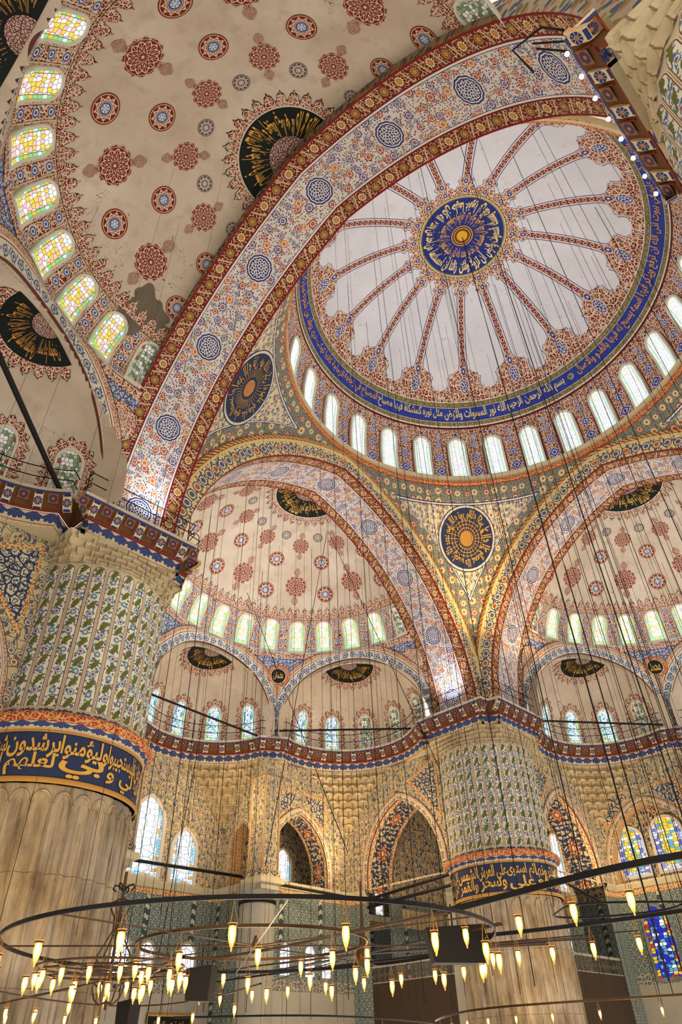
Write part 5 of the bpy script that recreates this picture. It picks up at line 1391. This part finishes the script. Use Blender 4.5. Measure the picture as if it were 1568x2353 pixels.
arcpart('hoop_bar', [(0, 2280), (90, 2290), (200, 2312), (330, 2312), (430, 2298), (600, 2262)], -1.8, 'tube', .018, 'bronze', 8, .26, .8)
arcpart('hoop_bar', [(1004, 2346), (1040, 2328), (1168, 2314), (1300, 2302), (1600, 2283)], -1.9, 'flat', .025, 'bronze', 8, .26, .75)
arcpart('hoop_bar', [(400, 2338), (600, 2334), (800, 2336), (1000, 2352)], -2., 'tube', .025, 'iron', 7, .2, .6)
arcpart('hoop_bar', [(1275, 2101), (1290, 2088), (1330, 2078), (1400, 2074), (1568, 2072)], -1.35, 'tube', .016, 'iron')
arcpart('hoop_bar', [(1275, 2101), (1300, 2108), (1400, 2106), (1500, 2094), (1568, 2078)], -1.35, 'tube', .016, 'iron')
for k in range(14):
    y = 2125 + k * 9
    mb = MB(); a = on_z(500 + k * 14, 2222 + (k % 5) * 8, -1.45); b = on_z(830, 2192, -1.45); c = on_z(1150 + (k * 53) % 420, 2120 + (k * 23) % 60, -1.35)
    mb.tube([a, b] if k % 2 else [b, c], .010 + .004 * (k % 3), M['bronze' if k % 3 else 'iron'], 5); mb.build('truss_bar', parent=ch3)
c3 = on_z(835, 2192, -1.45); mb = MB(); mb.lathe([(.02, -.22), (.1, -.18), (.14, 0), (.08, .12), (.03, .5), (.02, 1.2)], M['bronze'], (c3[0], c3[1], -1.45), 14); mb.build('hub', parent=ch3)
# oil-lamp shaped glass lamps, each hung by three chains
lm = empty('glass_lamp', (0, 0, 0)); 
def m_lampglass():
    s = Mat('lamp_glass', .2); s.b.inputs['Alpha'].default_value = .42; s.out((255, 190, 110)); return s.emit((255, 150, 50), 1.5)
def m_bulb():
    s = Mat('lamp_bulb', .4); s.out((255, 230, 180)); return s.emit((255, 222, 150), 14.)
mb = MB(); mb.lathe([(.001, -.205), (.009, -.20), (.012, -.185), (.010, -.172), (.022, -.15), (.040, -.09), (.047, -.03), (.043, .02), (.040, .045), (.055, .075)], m_lampglass(), (0, 0, 0), 10); mb.build('lamp_glass', parent=lm)
mb = MB(); mb.lathe([(.001, -.12), (.016, -.10), (.026, -.05), (.027, 0), (.018, .035), (.001, .05)], m_bulb(), (0, 0, 0), 8); mb.build('bulb', parent=lm)
mb = MB(); mb.lathe([(.042, .045), (.056, .05), (.056, .062), (.042, .068)], M['bronze'], (0, 0, 0), 10)
for k in range(3): a = 2 * PI * k / 3; mb.tube([(.06 * math.cos(a), .06 * math.sin(a), .06), (0, 0, .30)], .0035, M['goldline'], 3)
mb.tube([(0, 0, .30), (0, 0, .34)], .006, M['goldline'], 4)
mb.build('hanger', parent=lm)
first = True
for x, y, z, drop, sc in LAMP_AT:
    o = lm if first else copy_tree(lm); first = False
    o.location = (x, y, z - drop * .98 + Z0 + (.0)); o.scale = (sc, sc, sc * (1.0))
    o.location.z = z + Z0 - .34 * sc
    o.rotation_euler.z = rng.uniform(0, 6)
    tag(o, 'glowing amber glass lamp hung by chains from a chandelier hoop', 'lamp', 'glass lamps hung from the chandeliers')
# loudspeakers
def speaker(px, py, z, rz, w, lab, tilt=0.):
    p = on_z(px, py, z); s = empty('loudspeaker', p, lab, 'loudspeaker')
    mb = MB(); prof = [(-w, 0.), (w, .0), (w * .86, -.34), (-w * .80, -.34)]
    prof = [(-w * .92, .24), (w, .28), (w * .86, -.27), (-w * .75, -.25)]
    c, s_ = math.cos(rz), math.sin(rz)
    fr = [(p[0] + x * c - dpt * s_, p[1] + x * s_ + dpt * c, p[2] + z_) for dpt in (-.16, .16) for x, z_ in prof]
    for q in ((0, 1, 2, 3), (7, 6, 5, 4), (0, 4, 5, 1), (1, 5, 6, 2), (2, 6, 7, 3), (3, 7, 4, 0)): mb.poly([fr[i] for i in q], [(0, 0), (1, 0), (1, 1), (0, 1)], M['speaker'])
    mb.build('cabinet', parent=s)
    mb = MB(); mb.tube([(p[0], p[1], p[2] + .26), (p[0], p[1], p[2] + .6)], .015, M['iron'], 6); mb.build('hanging_rod', parent=s); return s
speaker(1045, 2172, -1.55, -YAW + .1, .52, 'black wedge loudspeaker hanging in front of the far pier')
speaker(460, 2262, -1.8, -YAW - .2, .27, 'dark loudspeaker among the lamps at lower left')
speaker(292, 2335, -2.1, -YAW - .5, .20, 'small dark loudspeaker at the bottom edge left')
# framed inscription panel low on the wall
f = wallf('E', 'out', 28.1)
pn = empty('framed_inscription', tuple(f(4., -.7, .1)), 'dark framed calligraphy panel low behind the left chandelier', 'picture')
mb = MB(); a = lambda x, z, o_: f(2.2 + x, -1.2 + z, o_)
mb.poly([a(x, z, .12) for x, z in ((-1.4, -.6), (1.4, -.6), (1.4, .6), (-1.4, .6))], [(0, 0)] * 4, M['black']); mb.build('panel', parent=pn)
mb = MB(); mb.tube([a(x, z, .14) for x, z in ((-1.4, -.6), (1.4, -.6), (1.4, .6), (-1.4, .6))], .07, M['goldline'], 4, True); mb.build('gilt_frame', parent=pn)
mb = MB(); lettering(mb, 'وما توفيقي الا بالله', lambda x, y: a(x, y, .15), -1.15, 1.15, -.35, .35, M['orange']); mb.build('lettering', parent=pn)
# ------------------------------------------------------------------ hanging cables
cab = []
def dome_top(x, y):
    r = math.hypot(x, y)
    if r < 10.6: return dome_z(r) - .05
    return None
def half_top(d, out, lat):
    r = math.hypot(out - SC, lat)
    return float(np.interp(r, _sr, _sz)) - .05 if r < 9 and out > CO else None
for r, n, ph in ((2.2, 5, .2), (4.2, 10, .1), (6.1, 13, .4), (8.0, 15, .05), (9.7, 15, .3)):
    for k in range(n):
        a = 2 * PI * k / n + ph; x, y = r * math.cos(a), r * math.sin(a)
        cab.append((x, y, dome_top(x, y), ZR + rng.uniform(0, .3), .009 if k % 4 else .016, 'm'))
for d, nn in (('E', 1), ('S', 1)):
    for r, n in ((2.6, 5), (4.4, 6), (6.2, 8), (7.8, 8)):
        for k in range(n):
            a = -PI / 2 + PI * (k + .5) / n; o_, l_ = SC + r * math.cos(a), r * math.sin(a)
            if half_top(d, o_, l_): P = L2W(d, o_, l_, 0); cab.append((P[0], P[1], half_top(d, o_, l_), ZR + rng.uniform(0, .4), .009 if k % 4 else .017, d))
    for s_ in np.linspace(-7.5, 7.5, 7):
        P = L2W(d, 13.4, s_, 0); cab.append((P[0], P[1], float(arch_z(s_)), ZR, .009, 'a' + d))
for s_ in (-4.5, -1.5, 2.5, 5.5): P = L2W('N', 13.6, s_, 0); cab.append((P[0], P[1], float(arch_z(s_)), ZR, .006, 'aN'))
for o_, l_ in ((17.5, 1.), (18.6, 3.), (17.2, 4.6), (20.2, 5.2), (19.0, 6.6), (17.4, -1.)): P = L2W('N', o_, l_, 0); cab.append((P[0], P[1], half_top('N', o_, l_), ZR, .0045, 'N'))
GR_ = {'m': ('long thin dark cable hanging from the central dome', 'cables from the central dome'), 'E': ('long thin dark cable hanging from the half dome straight ahead', 'cables from the far half dome'), 'S': ('long thin dark cable hanging from the half dome at the right', 'cables from the right half dome'),
       'aE': ('thin dark cable hanging from the arch soffit straight ahead', 'cables from the far arch'), 'aS': ('thin dark cable hanging from the right arch soffit', 'cables from the right arch'), 'aN': ('fine cable hanging from the near floral arch', 'cables from the near arch'), 'N': ('fine cable hanging from the tan half dome at upper left', 'cables from the left half dome')}
protoc = {}
for x, y, zt, zb, r, g in cab:
    key = round(r, 4)
    if key not in protoc:
        mb = MB(); mb.tube([(0, 0, 0), (0, 0, 1)], r, M['cable'], 4); o = mb.build('hanging_cable'); protoc[key] = o
    else: o = protoc[key].copy(); COL.objects.link(o)
    o.location = (x, y, zb + Z0); o.scale = (1, 1, zt - zb)
    tag(o, GR_[g][0], 'cable', GR_[g][1])
# the thick central chain and a few slanting wires
mb = MB(); mb.tube([(0, 0, 39.8), (0, 0, -1.4)], .03, M['cable'], 6)
o = mb.build('central_chain'); tag(o, 'thick dark chain falling from the centre of the great dome', 'chain')
for a, b, lab in (((755, 1222, 22.), (1010, 1765, -1.), 'slanting dark wire running down right from the middle of the far half dome'), ((752, 1222, 22.), (610, 1990, -1.), 'slanting dark wire running down left from the middle of the far half dome'),
                  ((568, 1362, 17.), (800, 1960, -1.), 'slanting dark wire across the window row straight ahead'), ((470, 1640, 6.), (335, 2350, -2.3), 'slanting wire down across the left pier')):
    P = [];
    for px, py, z in (a, b):
        d = CF + CR * (px - 784) / FPX - CU * (py - 1176.5) / FPX; dist = 30. if z > 0 else 26.; P.append(CAM + d / math.hypot(d[0], d[1]) * dist)
    mb = MB(); mb.tube(P, .015, M['cable'], 5); o = mb.build('slanting_wire'); tag(o, lab, 'wire')

# ------------------------------------------------------------------ light
w = bpy.data.worlds.new('hall_daylight'); scene.world = w; w.use_nodes = True
bg = w.node_tree.nodes['Background']; bg.inputs[0].default_value = (1., .93, .84, 1); bg.inputs[1].default_value = WORLD
def point(name, loc, e, col, r=.3):
    l = bpy.data.lights.new(name, 'POINT'); l.energy = e; l.color = col; l.shadow_soft_size = r
    o = bpy.data.objects.new(name, l); COL.objects.link(o); o.location = (loc[0], loc[1], loc[2] + Z0); return o
def spot(name, loc, tgt, e, col, ang, r=.2):
    l = bpy.data.lights.new(name, 'SPOT'); l.energy = e; l.color = col; l.shadow_soft_size = r; l.spot_size = math.radians(ang); l.spot_blend = .8
    o = bpy.data.objects.new(name, l); COL.objects.link(o); o.location = (loc[0], loc[1], loc[2] + Z0)
    o.rotation_euler = (Vector(tgt) - Vector(loc)).to_track_quat('-Z', 'Y').to_euler(); return o
WARM = (1., .72, .38); COOL = (.85, .92, 1.)
spot('floodlight_left_pier', (-12.6, 9.6, 14.4), (-13.4, 10.9, 16.5), 260, COOL, 90)
spot('floodlight_far_pier', (9.6, 12.9, 14.4), (10.9, 13.4, 16.5), 380, COOL, 90)
spot('warm_flood_pendentive', (9., 9., 13.), (10.2, 10.2, 24.), 5200, WARM, 46)
spot('warm_flood_right_arch', (16.2, 9.0, 14.4), (13.0, 8.6, 21.), 1600, WARM, 80)
spot('warm_flood_far_niches', (9.5, 20.5, 6.0), (8.6, 24., 9.), 900, WARM, 100)
point('warm_fill_corner', (7.4, 20.4, 6.4), 420, WARM); point('warm_fill_gallery', (20.5, 10.2, 6.5), 420, WARM); point('warm_far_left', (1.8, 24.5, 9.5), 300, WARM)  # bare warm points added to brighten the lower gallery walls, no lamp modelled
spot('warm_flood_left_pier', (-17.5, 7., -1.), (-13.5, 12.5, 2.), 500, WARM, 70); spot('warm_flood_far_shaft', (8., 8., -1.), (12.5, 12.5, 1.), 500, WARM, 70)
point('warm_gallery_far_pier', (9.8, 18.6, 7.5), 260, WARM)  # another added warm fill for the gallery beside the far pier
spot('window_glow_on_flutes', (-11.5, 3., 17.), (-12.6, 11., 9.), 900, (.9, 1., .75), 26)
for i, (x, y, z, e) in enumerate(((-14.75, .3, -1.9, 60), (-15.6, -.9, -2., 40), (-2., 0., -1.9, 120), (6., 6., -1.9, 160), (6, 16, -1.5, 120), (16, 6, -1.5, 120))): point('chandelier_light', (x, y, z), e, WARM, .8)
for nm, p, e in (('fill_central_drum', (0, 0, 31.5), 800), ('fill_far_half_dome', (0, 18., 19.5), 800), ('fill_right_half_dome', (18., 0, 19.5), 500)): point(nm, p, e, (.93, .95, 1.), 2.)  # point fills added inside the domes to brighten them, standing in for window daylight
# ------------------------------------------------------------------ camera
cam = bpy.data.cameras.new('camera'); co = bpy.data.objects.new('camera', cam); COL.objects.link(co)
cam.sensor_fit = 'VERTICAL'; cam.sensor_height = 36.; cam.lens = FPX * 36. / 2353.
from mathutils import Matrix
m = Matrix(((CR[0], CU[0], -CF[0], CAM[0]), (CR[1], CU[1], -CF[1], CAM[1]), (CR[2], CU[2], -CF[2], CAM[2] + Z0), (0, 0, 0, 1)))
co.matrix_world = m; cam.clip_end = 500; scene.camera = co
vs = scene.view_settings; vs.view_transform = 'Standard'; vs.look = 'None'; vs.gamma = 1.; vs.exposure = EXPO; vs.use_curve_mapping = False
cy = scene.cycles
cy.max_bounces = 3; cy.diffuse_bounces = 2; cy.glossy_bounces = 1; cy.transmission_bounces = 1; cy.transparent_max_bounces = 4; cy.sample_clamp_indirect = 4.
cy.use_adaptive_sampling = True; cy.adaptive_threshold = .2; cy.adaptive_min_samples = 12; cy.use_denoising = True
